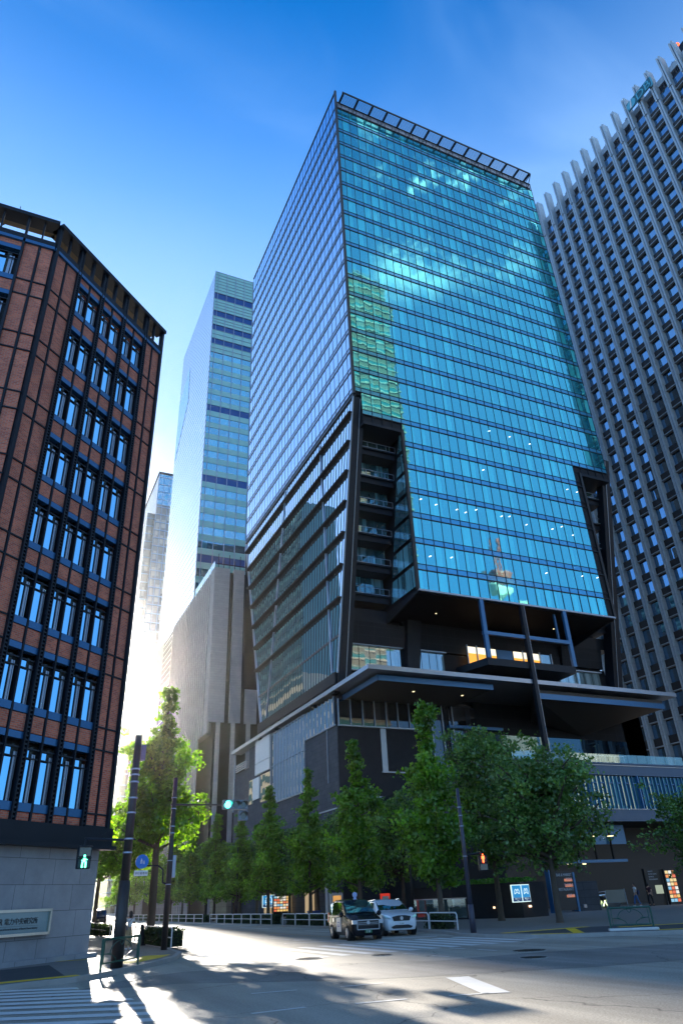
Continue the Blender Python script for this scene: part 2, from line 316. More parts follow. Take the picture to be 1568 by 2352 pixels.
for x, y in RE:
    dx, dy = -.88, .475
    L = 7.5; a = Vector((x, y)); d = Vector((dx, dy)).normalized(); e = a + d * L; o = Vector((0, .25))
    cw.append([tuple(a - o), tuple(a + o), tuple(e + o), tuple(e - o)])
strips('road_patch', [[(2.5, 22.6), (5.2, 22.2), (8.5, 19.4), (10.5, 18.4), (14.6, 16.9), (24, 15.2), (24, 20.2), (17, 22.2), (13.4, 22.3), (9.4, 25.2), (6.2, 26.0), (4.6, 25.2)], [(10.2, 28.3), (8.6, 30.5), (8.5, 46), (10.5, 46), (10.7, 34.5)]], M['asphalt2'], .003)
strips('crosswalk_marking', cw, M['paint'])
mk = [seg((5.97, 18.35), (7.02, 18.19), .13), seg((4.95, 15.19), (6.06, 15.26), .14), seg((7.01, 15.01), (8.08, 14.87), .14), seg((8.03, 18.0), (9.09, 17.86), .11),
      [(10.75, 17.72), (11.3, 17.55), (10.12, 14.2), (9.6, 14.45)], seg((8.95, 14.68), (9.75, 14.42), .13), seg((14.13, 26.04), (14.24, 25.11), .13), seg((14.2, 24.18), (14.33, 23.29), .13),
      seg((16.56, 26.84), (16.65, 25.91), .13), seg((16.71, 25.1), (16.74, 24.02), .13), seg((14.0, 38.0), (20.9, 34.9), .38), seg((15.45, 48), (15.45, 39.6), .14), seg((15.2, 41.2), (16.1, 39.6), .3), seg((21.0, 68), (20.9, 60), .18), seg((20.7, 52), (20.5, 42), .16),
      seg((15.6, 75), (15.55, 60), .15), seg((15.8, 100), (15.7, 85), .15)]
strips('lane_marking', mk, M['paint'])
strips('centre_line_marking', [seg((18.7, 150), (17.9, 41), .12), seg((12.2, 200), (12.2, 40), .12)], M['opaint'])
# tactile paving on both corners
ty = [seg((-4, 24.25), (3.1, 26.1), .5), seg((2.2, 34.3), (4.3, 33.9), .3), [(5.2, 29.6), (6.6, 31.6), (7.4, 33.3), (6.4, 33.6), (5.4, 31.4), (4.5, 30.2)]]
strips('tactile_paving', ty, M['ypaint'], .126)
strips('tactile_paving', [seg((22.2, 31.2), (27.4, 31.4), .5), seg((22.1, 29.0), (23.6, 27.5), .45), seg((23.6, 27.6), (26.0, 31.0), .45), seg((27.5, 29.4), (31.5, 28.3), .45), seg((26.3, 25.8), (30.5, 23.5), .5)], M['ypaint'], .126)
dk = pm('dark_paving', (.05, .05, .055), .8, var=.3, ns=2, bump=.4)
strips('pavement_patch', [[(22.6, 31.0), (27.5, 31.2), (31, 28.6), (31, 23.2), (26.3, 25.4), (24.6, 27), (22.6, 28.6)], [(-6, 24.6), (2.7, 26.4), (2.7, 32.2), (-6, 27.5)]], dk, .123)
# ================================================================ MAIN GLASS TOWER
TG = glassf('tower_glass_front', (.24, .90, .98), (.05, .48, .66), grid=(1.64, 4.011, 39.19, 64.2), refl=.42, tilt=.010, wave=.006, blind=.7, thru=0)
TL = glassf('tower_glass_side', (.72, .84, 1.0), (.10, .16, .24), grid=(1.64, 4.011, 73.0, 64.2), refl=.68, tilt=.008, wave=.004, blind=.3)
SPD = pm('spandrel_glass', (.07, .34, .56), .12, metal=.55, var=.1, ns=.5)
SPL = pm('spandrel_glass_pale', (.40, .50, .66), .15, metal=.6, var=.08, ns=.5)
X0, X1, Y0, Y1 = 38.0, 86.2, 73.0, 125.8; ZT = 145.4
T = root('office_tower', 'tall blue glass office tower with notched corners above the dark podium', 'office tower', (X0, Y0, 0))
zk = [136.39 - 4.011 * k for k in range(26)]     # 0..25 -> 136.4 .. 36.1
b = MB()
b.prism([(X0 + .12, Y0 + .12), (X1 - .12, Y0 + .12), (X1 - .12, Y1 - .1), (X0 + .12, Y1 - .1)], 67.7, 141.6)
b.prism([(39.4, Y0 + .12), (X1 - .12, Y0 + .12), (X1 - .12, 76), (39.4, 76)], 63.0, 67.6)
b.box(46.2, Y0 + .12, 37.3, 79.8, 84.2, 62.9)
b.box(38.6, 84.3, 28.0, 85.9, Y1 - 11.5, 67.6)
b.box(38.6, 83.4, 28.0, 85.9, 84.2, 32.4)
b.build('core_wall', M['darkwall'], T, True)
xs = [38.0, 39.19] + [39.19 + 1.64 * i for i in range(1, 29)] + [X1]
ys = [73 + 1.64 * i for i in range(0, 33)]; ys[-1] = Y1
pf, sp = [], []
def span_of(z):   # horizontal extent of the front glazing at height z
    return (38.0, X1) if z > 67.3 else ((39.19, X1) if z > 62.5 else (45.75, 79.83))
for k in range(-1, 26):
    za = zk[k] if k >= 0 else 140.4
    zb = 139.7 if k == 0 else (zk[k - 1] if k > 0 else 141.75)
    if k == 25: za = 37.25
    lo, hi = span_of((za + zb) / 2)
    for i in range(len(xs) - 1):
        a, c = xs[i], xs[i + 1]
        if a < lo - .1 or c > hi + .1: continue
        if k == -1: sp.append(((a, za, c, zb))); continue
        s0 = za + (.85 if k < 25 else 0)
        if k < 25: sp.append((a, za, c, s0))
        if k == 25: sp.append((a, za, c, zb)); continue
        pf.append((a, s0, c, zb))
items = [(((a + c) / 2, Y0, (z0 + z1) / 2), (c - a) * (z1 - z0), (lambda m, a=a, c=c, z0=z0, z1=z1: m.quad((a + .02, Y0, z0), (c - .02, Y0, z0), (c - .02, Y0, z1), (a + .02, Y0, z1)))) for a, z0, c, z1 in pf]
many('window', items, TG, T)
rows = sorted({q[1] for q in sp})
for z in rows:
    m = MB()
    for a, z0, c, z1 in sp:
        if z0 == z: m.quad((a + .02, Y0 + .02, z0), (c - .02, Y0 + .02, z0), (c - .02, Y0 + .02, z1), (a + .02, Y0 + .02, z1))
    m.build('spandrel_band', TG if z < 38 else (SPD if z < 140 else M['lmull']), T, True)
# mullions of the front
m = MB()
for x in xs:
    zl = 67.6 if x < 39 else (63.0 if (x < 45.7 or x > 79.9) else 37.2)
    m.box(x - .03, Y0 - .06, zl, x + .03, Y0 + .06, 141.8)
for k in range(0, 26):
    lo, hi = span_of(zk[k] + .3); z = zk[k]
    if k < 25: m.box(lo, Y0 - .10, z - .09, hi, Y0 + .05, z + .03); m.box(lo, Y0 - .06, z + .82, hi, Y0 + .05, z + .87)
m.box(X0, Y0 - .1, 139.66, X1, Y0 + .06, 139.76); m.box(X0, Y0 - .14, 141.7, X1, Y0 + .1, 141.9)
m.build('mullion_grid', M['mull'], T, True)
m = MB(); m.box(X0 - .22, Y0 - .22, 67.6, X0 + .16, Y0 + .2, ZT); m.build('corner_post', M['black'], T, True)
m = MB(); m.box(45.75, Y0 - .15, 37.0, 79.83, Y0 + .3, 37.25); m.build('bottom_trim', M['fascia'], T, True)
# left side glass (faces -X)
pl, slz = [], []
for k in range(0, 18):
    za = zk[k]; zb = zk[k - 1] if k else 140.4
    for i in range(len(ys) - 1): pl.append((ys[i], za + .85, ys[i + 1], zb))
for i in range(len(ys) - 1): pl.append((ys[i], 140.5, ys[i + 1], ZT - .1))
items = [((X0, (a + c) / 2, (z0 + z1) / 2), (c - a) * (z1 - z0) * .5, (lambda m, a=a, c=c, z0=z0, z1=z1: m.quad((X0, c - .02, z0), (X0, a + .02, z0), (X0, a + .02, z1), (X0, c - .02, z1)))) for a, z0, c, z1 in pl]
many('side_window', items, TL, T)
for k in range(0, 18):
    m = MB(); m.quad((X0 + .02, Y1, zk[k]), (X0 + .02, Y0 + .2, zk[k]), (X0 + .02, Y0 + .2, zk[k] + .85), (X0 + .02, Y1, zk[k] + .85)); m.build('side_spandrel_band', SPL, T, True)
m = MB()
for y in ys: m.box(X0 - .04, y - .025, 67.6, X0 + .06, y + .025, ZT)
for k in range(0, 18):
    z = zk[k]; m.box(X0 - .09, Y0, z - .12, X0 + .05, Y1, z + .04); m.box(X0 - .05, Y0, z + .82, X0 + .05, Y1, z + .88)
m.box(X0 - .1, Y0, 140.3, X0 + .05, Y1, 140.45); m.box(X0 - .14, Y0, ZT - .2, X0 + .12, Y1, ZT); m.box(X0 - .2, Y0, 67.25, X0 + .3, Y1, 67.6)
m.build('side_mullion_grid', M['mull'], T, True)
# roof parapet, back walls, brise-soleil with brackets
m = MB(); m.box(X0 + .02, Y1 - .1, 37, X1, Y1, 141.6); m.box(X1 - .1, Y0 + .3, 63, X1, Y1, 141.6); m.box(X0 + .2, Y0 + 3.0, 141.6, X1, Y1 - .2, 142.0); m.build('back_wall', M['darkwall'], T, True)
sh = MB()
yo = 71.0
for j in range(9): sh.box(X0 + .6, yo + j * .24, 141.95, 84.6, yo + .05 + j * .24, 142.03)
sh.box(X0 + .5, yo - .15, 141.85, 84.8, yo, 142.35)
for i in range(15): x = X0 + .6 + i * 6.0 * .56 * 2.5 / 2.55; sh.box(min(x, 84.3), yo, 141.8, min(x, 84.3) + .35, Y0 + .4, 142.2)
sh.build('roof_louvre', M['steel'], T, True)
m = MB(); m.bar((84.9, yo, 142.1), (85.0, Y0 + .2, 139.2), .12, .12); m.bar((84.9, yo, 142.1), (85.0, Y0 + .2, 142.0), .12, .12); m.build('louvre_bracket', M['steel'], T, True)
# lower side wall: trapezoid with projecting fins
def yl(z): return Y0 + (67.6 - z) * .2414 * .98 + .15     # front edge leans back
def yr(z): return Y1 - (67.6 - z) * .29
TLL = glassf('tower_glass_side_low', (.86, .93, .98), (.16, .26, .28), grid=(1.02, 4.49, 73.0, 64.84), refl=.70, tilt=.006, wave=.003, blind=.5)
fins = [64.84 - 4.49 * k for k in range(7)]
lv = [67.3] + fins + [33.0, 28.2]
low = []
for j in range(len(lv) - 1):
    zt, zb = lv[j], lv[j + 1]; a0, a1 = yl(zb), yl(zt); c0, c1 = yr(zb), yr(zt)
    n = int((c1 - a1) / 1.02); 
    for i in range(n):
        u0, u1 = i / n, (i + 1) / n
        q = [(38.02, c0 + (a0 - c0) * u0, zb), (38.02, c0 + (a0 - c0) * u1, zb), (38.02, c1 + (a1 - c1) * u1, zt), (38.02, c1 + (a1 - c1) * u0, zt)]
        low.append(((38, (q[0][1] + q[2][1]) / 2, (zb + zt) / 2), 1.02 * (zt - zb) * .5, (lambda m, q=q: m.quad(*q))))
many('lower_window', low, TLL, T)
m = MB()
for j in range(len(lv) - 1):
    zt, zb = lv[j], lv[j + 1]; n = int((yr(zt) - yl(zt)) / 1.02)
    for i in range(n + 1):
        u = i / n; m.bar((37.99, yr(zb) + (yl(zb) - yr(zb)) * u, zb), (37.99, yr(zt) + (yl(zt) - yr(zt)) * u, zt), .06, .05, (1, 0, 0))
m.box(37.9, yl(33), 32.85, 38.05, yr(33), 33.1)
m.build('lower_mullion_grid', M['mull'], T, True)
for z in fins:
    m = MB(); m.extr([(37.45, yl(z) + .1, z - .12), (38.0, yl(z), z - .24), (38.0, yr(z), z - .24), (37.45, yr(z) - .1, z - .12)], (0, 0, .24)); m.build('fin', M['fin'], T, True)
m = MB()
for (ya, za, yb, zb) in ((86, 66.5, 84.4, 28.5), (102, 67, 111.5, 28.5)): m.bar((37.92, ya, za), (37.92, yb, zb), .28, .1, (1, 0, 0))
for s_, e in ((yl, 1), (yr, -1)): m.bar((37.95, s_(67.3), 67.3), (37.95, s_(28), 28), .3, .16, (1, 0, 0))
m.build('brace', M['lmull'], T, True)
m = MB(); m.box(37.7, 82.9, 26.7, 38.9, 115.2, 28.2); m.build('edge_beam', M['fin'], T, True)
for y in (84.2, 91.6, 106.4, 114.6): m = MB(); m.box(37.85, y - .6, 25.6, 38.7, y + .6, 26.7); m.build('column', M['fin'], T, True)
m = MB(); m.box(39.5, 85, 25.7, 80, 115, 28.3); m.build('plant_wall', M['black'], T, True)
# corner notches: leaning column, balconies, recessed glass
RG = glassf('recess_glass', (.55, .80, .90), (.12, .30, .34), grid=(1.9, 4.1, 0, 0), refl=.34, tilt=.02, wave=.006, blind=.8)
ceil_l = em('ceiling_light', (1.0, .85, .45), .7)
def notch(mir):
    fx = (lambda x: x) if not mir else (lambda x: 125.6 - x)
    w = MB()
    w.extr([(fx(38.05), Y0 + .1, 67.2), (fx(38.05), Y0 + 1.5, 67.2), (fx(38.05), 84.6, 26.4), (fx(38.05), 82.6, 26.4)], ((1.75 if not mir else -1.75), 0, 0)); w.build('leaning_column', M['steel'], T, True)
    w = MB(); w.extr([(fx(39.0), Y0 + .02, 66.9), (fx(39.0), Y0 + .1, 66.9), (fx(39.0), 82.6, 26.4), (fx(39.0), 82.5, 26.4)], ((.09 if not mir else -.09), 0, 0)); w.build('column_strip', M['lmull'], T, True)
    for k in range(7):
        zf = 60.4 - k * 4.25 + .0      # floor level of each balcony
        yf = Y0 + (67.6 - zf) * .2414 + .9
        a, c = fx(39.6), fx(45.75); lo, hi = min(a, c), max(a, c)
        if k < 6:
            w = MB(); w.box(lo, yf, zf - .25, hi, yf + 3.0, zf); w.box(lo, yf + .35, zf - 1.1, hi, yf + 3.2, zf - .25); w.build('balcony_slab', M['steel'], T, True)
            w = MB(); w.box(lo, yf + .02, zf + .95, hi, yf + .08, zf + 1.02); w.box(lo, yf + .02, zf, hi, yf + .1, zf + .1)
            for i in range(5): x = lo + (hi - lo) * i / 4; w.box(x - .03, yf + .02, zf, x + .03, yf + .08, zf + 1.0)
            w.build('balcony_railing', M['lmull'], T, True)
            w = MB()
            for i in range(4):
                x = lo + (hi - lo) * i / 4; w.quad((x + .05, yf + 1.5, zf), (x + (hi - lo) / 4 - .05, yf + 1.5, zf), (x + (hi - lo) / 4 - .05, yf + 1.5, zf + 3.1), (x + .05, yf + 1.5, zf + 3.1))
            w.build('balcony_glazing', RG, T, True)
    xg = fx(45.75); e = -1 if not mir else 1
    for k in range(7):   # glazed return wall
        z0 = 37.3 + 3.66 * k; z1 = z0 + 3.55; w = MB(); ya = Y0 + .1; yb = Y0 + (67.6 - z0) * .2414 + .2; yc = Y0 + (67.6 - z1) * .2414 + .2
        n = max(1, int((yb - ya) / 1.5)); 
        for i in range(n):
            u0, u1 = i / n, (i + .94) / n
            w.quad((xg + .01 * e, ya + (yb - ya) * u1, z0 + .5), (xg + .01 * e, ya + (yb - ya) * u0, z0 + .5), (xg + .01 * e, ya + (yc - ya) * u0, z1), (xg + .01 * e, ya + (yc - ya) * u1, z1))
        w.build('return_window', RG, T, True)
    w = MB(); w.box(xg - .22, Y0 - .12, 37.2, xg + .22, Y0 + .25, 63); w.build('notch_post', M['black'], T, True)
    w = MB(); w.extr([(fx(38.3), 82.4, 35.6), (fx(38.3), 82.0, 37.3), (fx(38.3), 85, 37.3), (fx(38.3), 85, 35.6)], (7.45 * (1 if not mir else -1), 0, 0))
    w.extr([(xg, Y0 + .2, 37.2), (xg, Y0 + .2, 36.9), (xg, 82.2, 35.6), (xg, 82.2, 37.2)], (.3 * (1 if not mir else -1), 0, 0)); w.build('notch_soffit_beam', M['steel'], T, True)
    w = MB(); a, c = fx(39.3), fx(45.7); w.box(min(a, c), Y0, 62.5, max(a, c), 78, 63.0); w.build('notch_head', M['steel'], T, True)
notch(False); notch(True)
m = MB()
for (x, k, yy) in ((46.2, 0, 73.6), (46.2, 2, 76), (46.2, 3, 75), (45.4, 3, 77)): pass
# underside and inclined lower wall
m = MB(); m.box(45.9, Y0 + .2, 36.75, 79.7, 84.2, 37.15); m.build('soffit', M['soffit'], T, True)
m = MB()
m.extr([(39.9, 82.9, 32.5), (39.9, 82.4, 35.6), (39.9, 84.4, 35.6), (39.9, 84.4, 32.5)], (8.8, 0, 0)); m.extr([(77.0, 82.9, 32.5), (77.0, 82.4, 35.6), (77.0, 84.4, 35.6), (77.0, 84.4, 32.5)], (8.2, 0, 0))
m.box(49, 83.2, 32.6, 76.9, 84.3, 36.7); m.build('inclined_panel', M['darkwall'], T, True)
m = MB(); m.extr([(49.3, 82.4, 36.7), (51.6, 82.4, 36.7), (50.2, 82.4, 26.4), (48.4, 82.4, 26.4)], (0, 1.6, 0)); m.build('tapered_column', M['steel'], T, True)
LG = glassf('lower_band_glass', (.75, .9, .95), (.35, .48, .46), grid=(1.7, 4, 0, 0), refl=.28, tilt=.02, wave=.005, blind=.3)
wr = [(40.0, 48.2, 28.9, 32.4, 5), (50.3, 55.4, 28.9, 32.4, 4), (76.3, 84.6, 28.9, 31.8, 5)]
its = []
for a, c, z0, z1, n in wr:
    for i in range(n):
        x = a + (c - a) * i / n; x2 = x + (c - a) / n - .1; its.append(((x, 83, z0), 5, (lambda m, x=x, x2=x2, z0=z0, z1=z1: m.quad((x, 83.3, z0), (x2, 83.3, z0), (x2, 83.3, z1), (x, 83.3, z1)))))
many('terrace_window', its, LG, T)
for a, c, z0, z1, n in wr: m = MB(); m.box(a - .2, 82.9, z1, c + .2, 83.38, z1 + .18); m.build('window_head', M['lmull'], T, True); m = MB(); m.box(a - .2, 83.0, z0 - .15, c + .2, 83.38, z0); m.build('window_sill', M['lmull'], T, True)
# lit bay with hanging frame
BAYG = em('lit_room', (1.0, .42, .06), .34); BAYW = em('lit_ceiling', (.9, .8, .6), .4)
for x0, x1, c in ((58.9, 60.4, 0), (60.6, 62.2, 0), (62.4, 64.0, 0), (67.2, 68.8, 0), (69, 70.4, 0), (70.6, 72.0, 0)):
    m = MB(); m.mi = 0; m.quad((x0, 82.3, 30.6), (x1, 82.3, 30.6), (x1, 82.3, 32.6), (x0, 82.3, 32.6)); m.mi = 1; m.quad((x0, 82.3, 32.6), (x1, 82.3, 32.6), (x1, 82.3, 33.6), (x0, 82.3, 33.6)); m.build('lit_window', [BAYG, BAYW], T, True)
m = MB(); m.box(64.2, 82.3, 30.6, 67, 82.5, 33.6); m.build('bay_panel', M['bluesteel'], T, True); m = MB(); m.quad((72.2, 82.3, 30.8), (74.2, 82.3, 30.8), (74.2, 82.3, 33.6), (72.2, 82.3, 33.6)); m.build('bay_window', LG, T, True)
m = MB()
for x in (60.5, 62.3, 68.9, 70.5, 72.1, 58.8, 74.3): m.box(x - .07, 82.1, 30.4, x + .07, 82.35, 33.8)
m.build('bay_mullion', M['lmull'], T, True)
m = MB()
m.extr([(55.3, Y0, 28.8), (70.0, Y0, 28.8), (74.5, 83.0, 30.4), (57.0, 83.0, 30.4)], (0, 0, -.95)); m.build('bay_platform', M['steel'], T, True)
m = MB()
for x in (55.6, 70.0): m.box(x - .3, Y0 - .1, 28.8, x + .3, Y0 + .3, 37.0)
m.box(68.75, Y0 + .8, 32.4, 69.0, Y0 + 1.1, 37); m.box(55.2, Y0 - .14, 32.0, 70.2, Y0 + .34, 32.5)
m.build('bay_frame', M['bluesteel'], T, True)
m = MB(); m.box(62.05, Y0 - .3, 13.1, 62.6, Y0 + .3, 36.9); m.mi = 1; m.box(62.62, Y0 - .22, 13.1, 62.72, Y0 - .1, 36.9); m.build('mast_column', [M['steel'], M['fascia']], T, True)
# office ceiling lights, as glowing strips added on the outside of the opaque panes
random.seed(11)
for k, xs_ in ((18, (62, 66, 70)), (20, (59.5, 76, 78)), (22, (47.5, 50, 53.5, 55, 57, 61.5, 63, 66, 71, 73, 75)), (24, (48, 51.5, 68, 75, 78))):
    for x in xs_:
        z = zk[k - 1] - .75 - random.random() * 1.2
        m = MB(); m.box(x, Y0 - .02, z, x + .42, Y0 - .005, z + .075)
        m.xf(Matrix.Translation((x, 0, z)) @ Matrix.Rotation(R(-28), 4, 'Y') @ Matrix.Translation((-x, 0, -z)))
        m.build('office_light', em('office_light', (1, .97, .9), 1.2) if 'ol' not in M else M['ol'], T, True)
        M.setdefault('ol', bpy.data.materials.get('office_light'))
# ================================================================ PODIUM with canopy (one thing)
P = root('podium', 'dark stone podium block with wide flat canopies and a roof terrace under the glass tower', 'building', (38.3, 58, 0))
m = MB(); m.box(38.3, 84.2, 0, 60, 129.8, 21.6); m.box(38.5, 84.7, 21.6, 60, 121.9, 25.5); m.box(38.6, 121.8, 21.6, 45, 129.8, 22.4)
m.build('stone_wall', M['pstone'], P, True)
m = MB(); m.box(38.42, 84.12, 0, 50.9, 84.19, 21.5); m.build('front_wall', M['dstone'], P, True)
PG = glassf('podium_glass', (.95, .95, .9), (.50, .46, .38), grid=(1.35, 12, 84.5, 0), refl=.62, tilt=.015, wave=.006, blind=.2)
its = []
y = 84.75; i = 0
while y < 109.0:
    y2 = min(y + 1.3, 109.2); z0 = 21.75 if y < 94.9 else 15.0
    its.append(((38.3, y, 20), 8, (lambda m, y=y, y2=y2, z0=z0: m.quad((38.26, y2 - .05, z0), (38.26, y + .05, z0), (38.26, y + .05, 25.3), (38.26, y2 - .05, 25.3))))); y = y2
many('glass_pane', its, PG, P)
m = MB(); y = 84.7
while y < 109.3: m.box(38.05, y - .05, 21.7 if y < 94.8 else 15.0, 38.28, y + .05, 25.4); y += 1.3
for z in (15.0, 25.35): m.box(38.1, 94.9, z - .08, 38.3, 109.3, z + .08)
m.box(38.1, 84.5, 21.6, 38.3, 95.0, 21.78); m.box(38.18, 95, 20.4, 38.3, 109.2, 20.5)
m.build('glazing_bar', M['lmull'], P, True)
WP = pm('translucent_panel', (.62, .65, .64), .4, var=.05, ns=1, spec=.4)
m = MB(); m.box(38.1, 110.1, 22.1, 38.28, 117.4, 25.7); m.box(38.1, 110.1, 20.3, 38.28, 117.4, 22.0); m.box(38.12, 115.1, 16.6, 38.28, 118.5, 19.9); m.build('white_panel', WP, P, True)
m = MB(); m.quad((38.27, 114.9, 15.9), (38.27, 109.7, 15.9), (38.27, 109.7, 20.0), (38.27, 114.9, 20.0)); m.build('stair_window', PG, P, True); m = MB(); m.quad((38.27, 120.9, 16.2), (38.27, 118.7, 16.2), (38.27, 118.7, 20.0), (38.27, 120.9, 20.0)); m.build('stair_window', PG, P, True)
m = MB(); m.box(38.1, 109.5, 14.9, 38.32, 109.7, 25.6); m.build('wall_trim', M['lmull'], P, True)
m = MB(); m.box(38.2, 87.3, 14.9, 38.32, 87.42, 21.6); m.box(38.2, 84.9, 11.6, 38.31, 95.1, 11.75); m.build('wall_trim', M['lmull'], P, True)
m = MB(); m.box(38.1, 129.5, 16, 38.4, 129.8, 26.0)
for i in range(4): m.box(38.15, 122.2, 22.5 + i * .35, 38.3, 128.6, 22.65 + i * .35)
m.build('wall_trim', M['lmull'], P, True)
# canopy
m = MB(); m.box(37.6, Y0, 25.85, 88.3, 84, 26.4); m.box(37.6, 84, 25.85, 39.5, 130.0, 26.4); m.build('canopy_slab', M['fascia'], P, True)
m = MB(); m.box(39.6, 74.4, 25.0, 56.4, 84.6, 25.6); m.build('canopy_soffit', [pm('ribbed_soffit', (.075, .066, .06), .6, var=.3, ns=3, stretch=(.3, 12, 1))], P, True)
m = MB(); m.box(39.5, 74.3, 24.92, 56.5, 74.45, 25.62); m.box(39.42, 74.3, 24.92, 39.57, 84.6, 25.62); m.build('canopy_drop_edge', M['bluesteel'], P, True)
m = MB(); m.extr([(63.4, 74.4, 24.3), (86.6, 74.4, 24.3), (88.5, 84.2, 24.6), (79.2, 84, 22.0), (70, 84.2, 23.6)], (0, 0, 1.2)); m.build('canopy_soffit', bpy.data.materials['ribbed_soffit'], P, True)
m = MB(); m.box(63.4, 74.2, 24.25, 86.7, 74.38, 25.0); m.build('canopy_drop_edge', M['bluesteel'], P, True)
# glazed band under the canopy on the front
CG = glassf('clear_dark_glass', (.5, .55, .6), (.05, .05, .055), grid=(1.8, 9, 38.5, 0), refl=.10, tilt=.01, wave=.004, blind=.5)
m = MB(); m.box(38.6, 84.05, 21.6, 51, 84.2, 24.9); m.box(51, 84.05, 14, 60, 84.2, 25.0)
m.build('front_glazing', CG, P, True)
m = MB()
for i in range(7): x = 38.5 + i * 1.76; m.box(x - .05, 83.85, 21.6, x + .05, 84.06, 25)
for x in (50.7, 52.5, 54.3, 56.0): m.box(x - .07, 83.8, 14, x + .07, 84.06, 25)
m.box(38.4, 83.8, 21.45, 51, 84.06, 21.62); m.box(44.5, 83.95, 16.0, 45.3, 84.08, 21.4)
m.box(44.4, 83.9, 15.85, 48, 84.1, 16.0); m.box(43.1, 83.9, 12.8, 46.2, 84.1, 12.98); m.build('front_glazing_bar', M['lmull'], P, True)
m = MB(); m.box(60, 84.3, 12.5, 92, 86, 26); m.box(88, 84.3, 12.5, 92, 110, 25.6); m.build('back_wall', M['darkwall'], P, True)
m = MB(); m.box(60.1, 84.2, 13, 88, 84.28, 21.5); m.build('terrace_glazing', glassf('terrace_glass', (.35, .6, .75), (.02, .03, .045), grid=(2.2, 9, 60, 0), refl=.12, tilt=.02, wave=.004, blind=.3), P, True)
m = MB(); m.box(55, 83.3, 21.9, 64, 84.2, 22.3); m.build('walkway_ledge', M['bluesteel'], P, True)
# low wing with the terrace on it
m = MB(); m.box(44.0, 58.3, 7.6, 92, 84, 12.9); m.box(47, 66, 0, 92, 84, 7.6); m.box(44, 60, 0, 47.4, 84, 7.6); m.build('wing_wall', M['black'], P, True)
m = MB(); m.box(43.8, 57.8, 11.9, 92, 58.3, 12.95); m.box(43.8, 57.8, 7.5, 92, 58.3, 8.6); m.box(43.8, 57.6, 12.95, 92, 62, 13.1); m.build('wing_fascia', pm('wing_fascia_paint', (.035, .075, .14), .35, metal=.4, var=.12), P, True)
m = MB(); m.box(43.7, 57.7, 12.82, 92, 57.8, 12.9); m.box(43.7, 57.7, 8.6, 92, 57.8, 8.66); m.build('fascia_line', M['fascia'], P, True)
FG = glassf('fluted_glass', (.6, .85, .85), (.10, .30, .30), grid=(.55, 9, 44, 0), refl=.18, tilt=.05, wave=.01, blind=.8)
its = []
x = 44.2
while x < 91.5: its.append(((x, 58, 10), 1.7, (lambda m, x=x: m.quad((x, 58.1, 8.7), (x + .5, 58.1, 8.7), (x + .5, 58.1, 11.85), (x, 58.1, 11.85))))); x += .55
many('fluted_pane', its, FG, P)
m = MB(); x = 44.17; i = 0
while x < 91.5:
    m.box(x - .03, 57.9, 8.7, x + .03, 58.12, 11.85)
    if i % 2: m.box(x, 57.95, 11.1, x + .55, 58.13, 11.2)
    x += .55; i += 1
m.box(60.7, 57.75, 8.6, 60.85, 58.1, 11.9); m.build('fluted_bar', M['bluesteel'], P, True)
RGL = glassf('railing_glass', (.6, .85, .9), (.35, .62, .62), grid=(1.3, 3, 44, 12), refl=.15, tilt=.02, wave=.003, blind=.2, thru=.55)
its = []
for i in range(18):
    x = 44 + i * 1.35; its.append(((x, 58, 13.5), 1.2, (lambda m, x=x: m.quad((x, 57.95, 13.1), (x + 1.3, 57.95, 13.1), (x + 1.3, 57.95, 14.0), (x, 57.95, 14.0)))))
many('railing_panel', its, RGL, P)
m = MB(); m.box(44, 59.4, 14.1, 61.2, 59.46, 14.17)
for i in range(14): m.box(44 + i * 1.32, 59.4, 13.1, 44.04 + i * 1.32, 59.45, 14.1)
m.build('handrail', M['white'], P, True)
m = MB()
for i in range(12): m.quad((45.5 + i * 1.05, 61.0, 13.15), (46.5 + i * 1.05, 61.0, 13.15), (46.5 + i * 1.05, 61.0, 14.2), (45.5 + i * 1.05, 61.0, 14.2))
m.build('planter_screen', pm('pale_screen', (.30, .48, .52), .5, var=.15, ns=.6), P, True)
# street level of the wing
for x in (46.5, 54): m = MB(); m.box(x, 78, 24.96, x + .25, 78.25, 24.99); m.build('downlight', ceil_l, P, True)
for x in (52, 73): m = MB(); m.box(x, 79, 36.7, x + .18, 79.18, 36.74); m.build('soffit_light', ceil_l, T, True)
m = MB(); m.box(52, 60.5, 5.6, 60, 60.7, 7.4); m.box(47.6, 58.6, 3.9, 57.8, 59.2, 4.15); m.build('entrance_canopy', M['bluesteel'], P, True)
for x in (53.4, 55.4, 57.4): m = MB(); m.box(x, 59.8, 6.3, x + .35, 60.3, 6.36); m.build('downlight', ceil_l, P, True)
for x in (50.6, 52.4): m = MB(); m.box(x, 58.9, 3.78, x + .3, 59.1, 3.86); m.build('downlight', ceil_l, P, True)
m = MB()
for x in (53.2, 55.4, 57.6): m.box(x, 60.2, 4.2, x + .12, 60.4, 7.3)
m.build('entrance_bar', M['fin'], P, True)
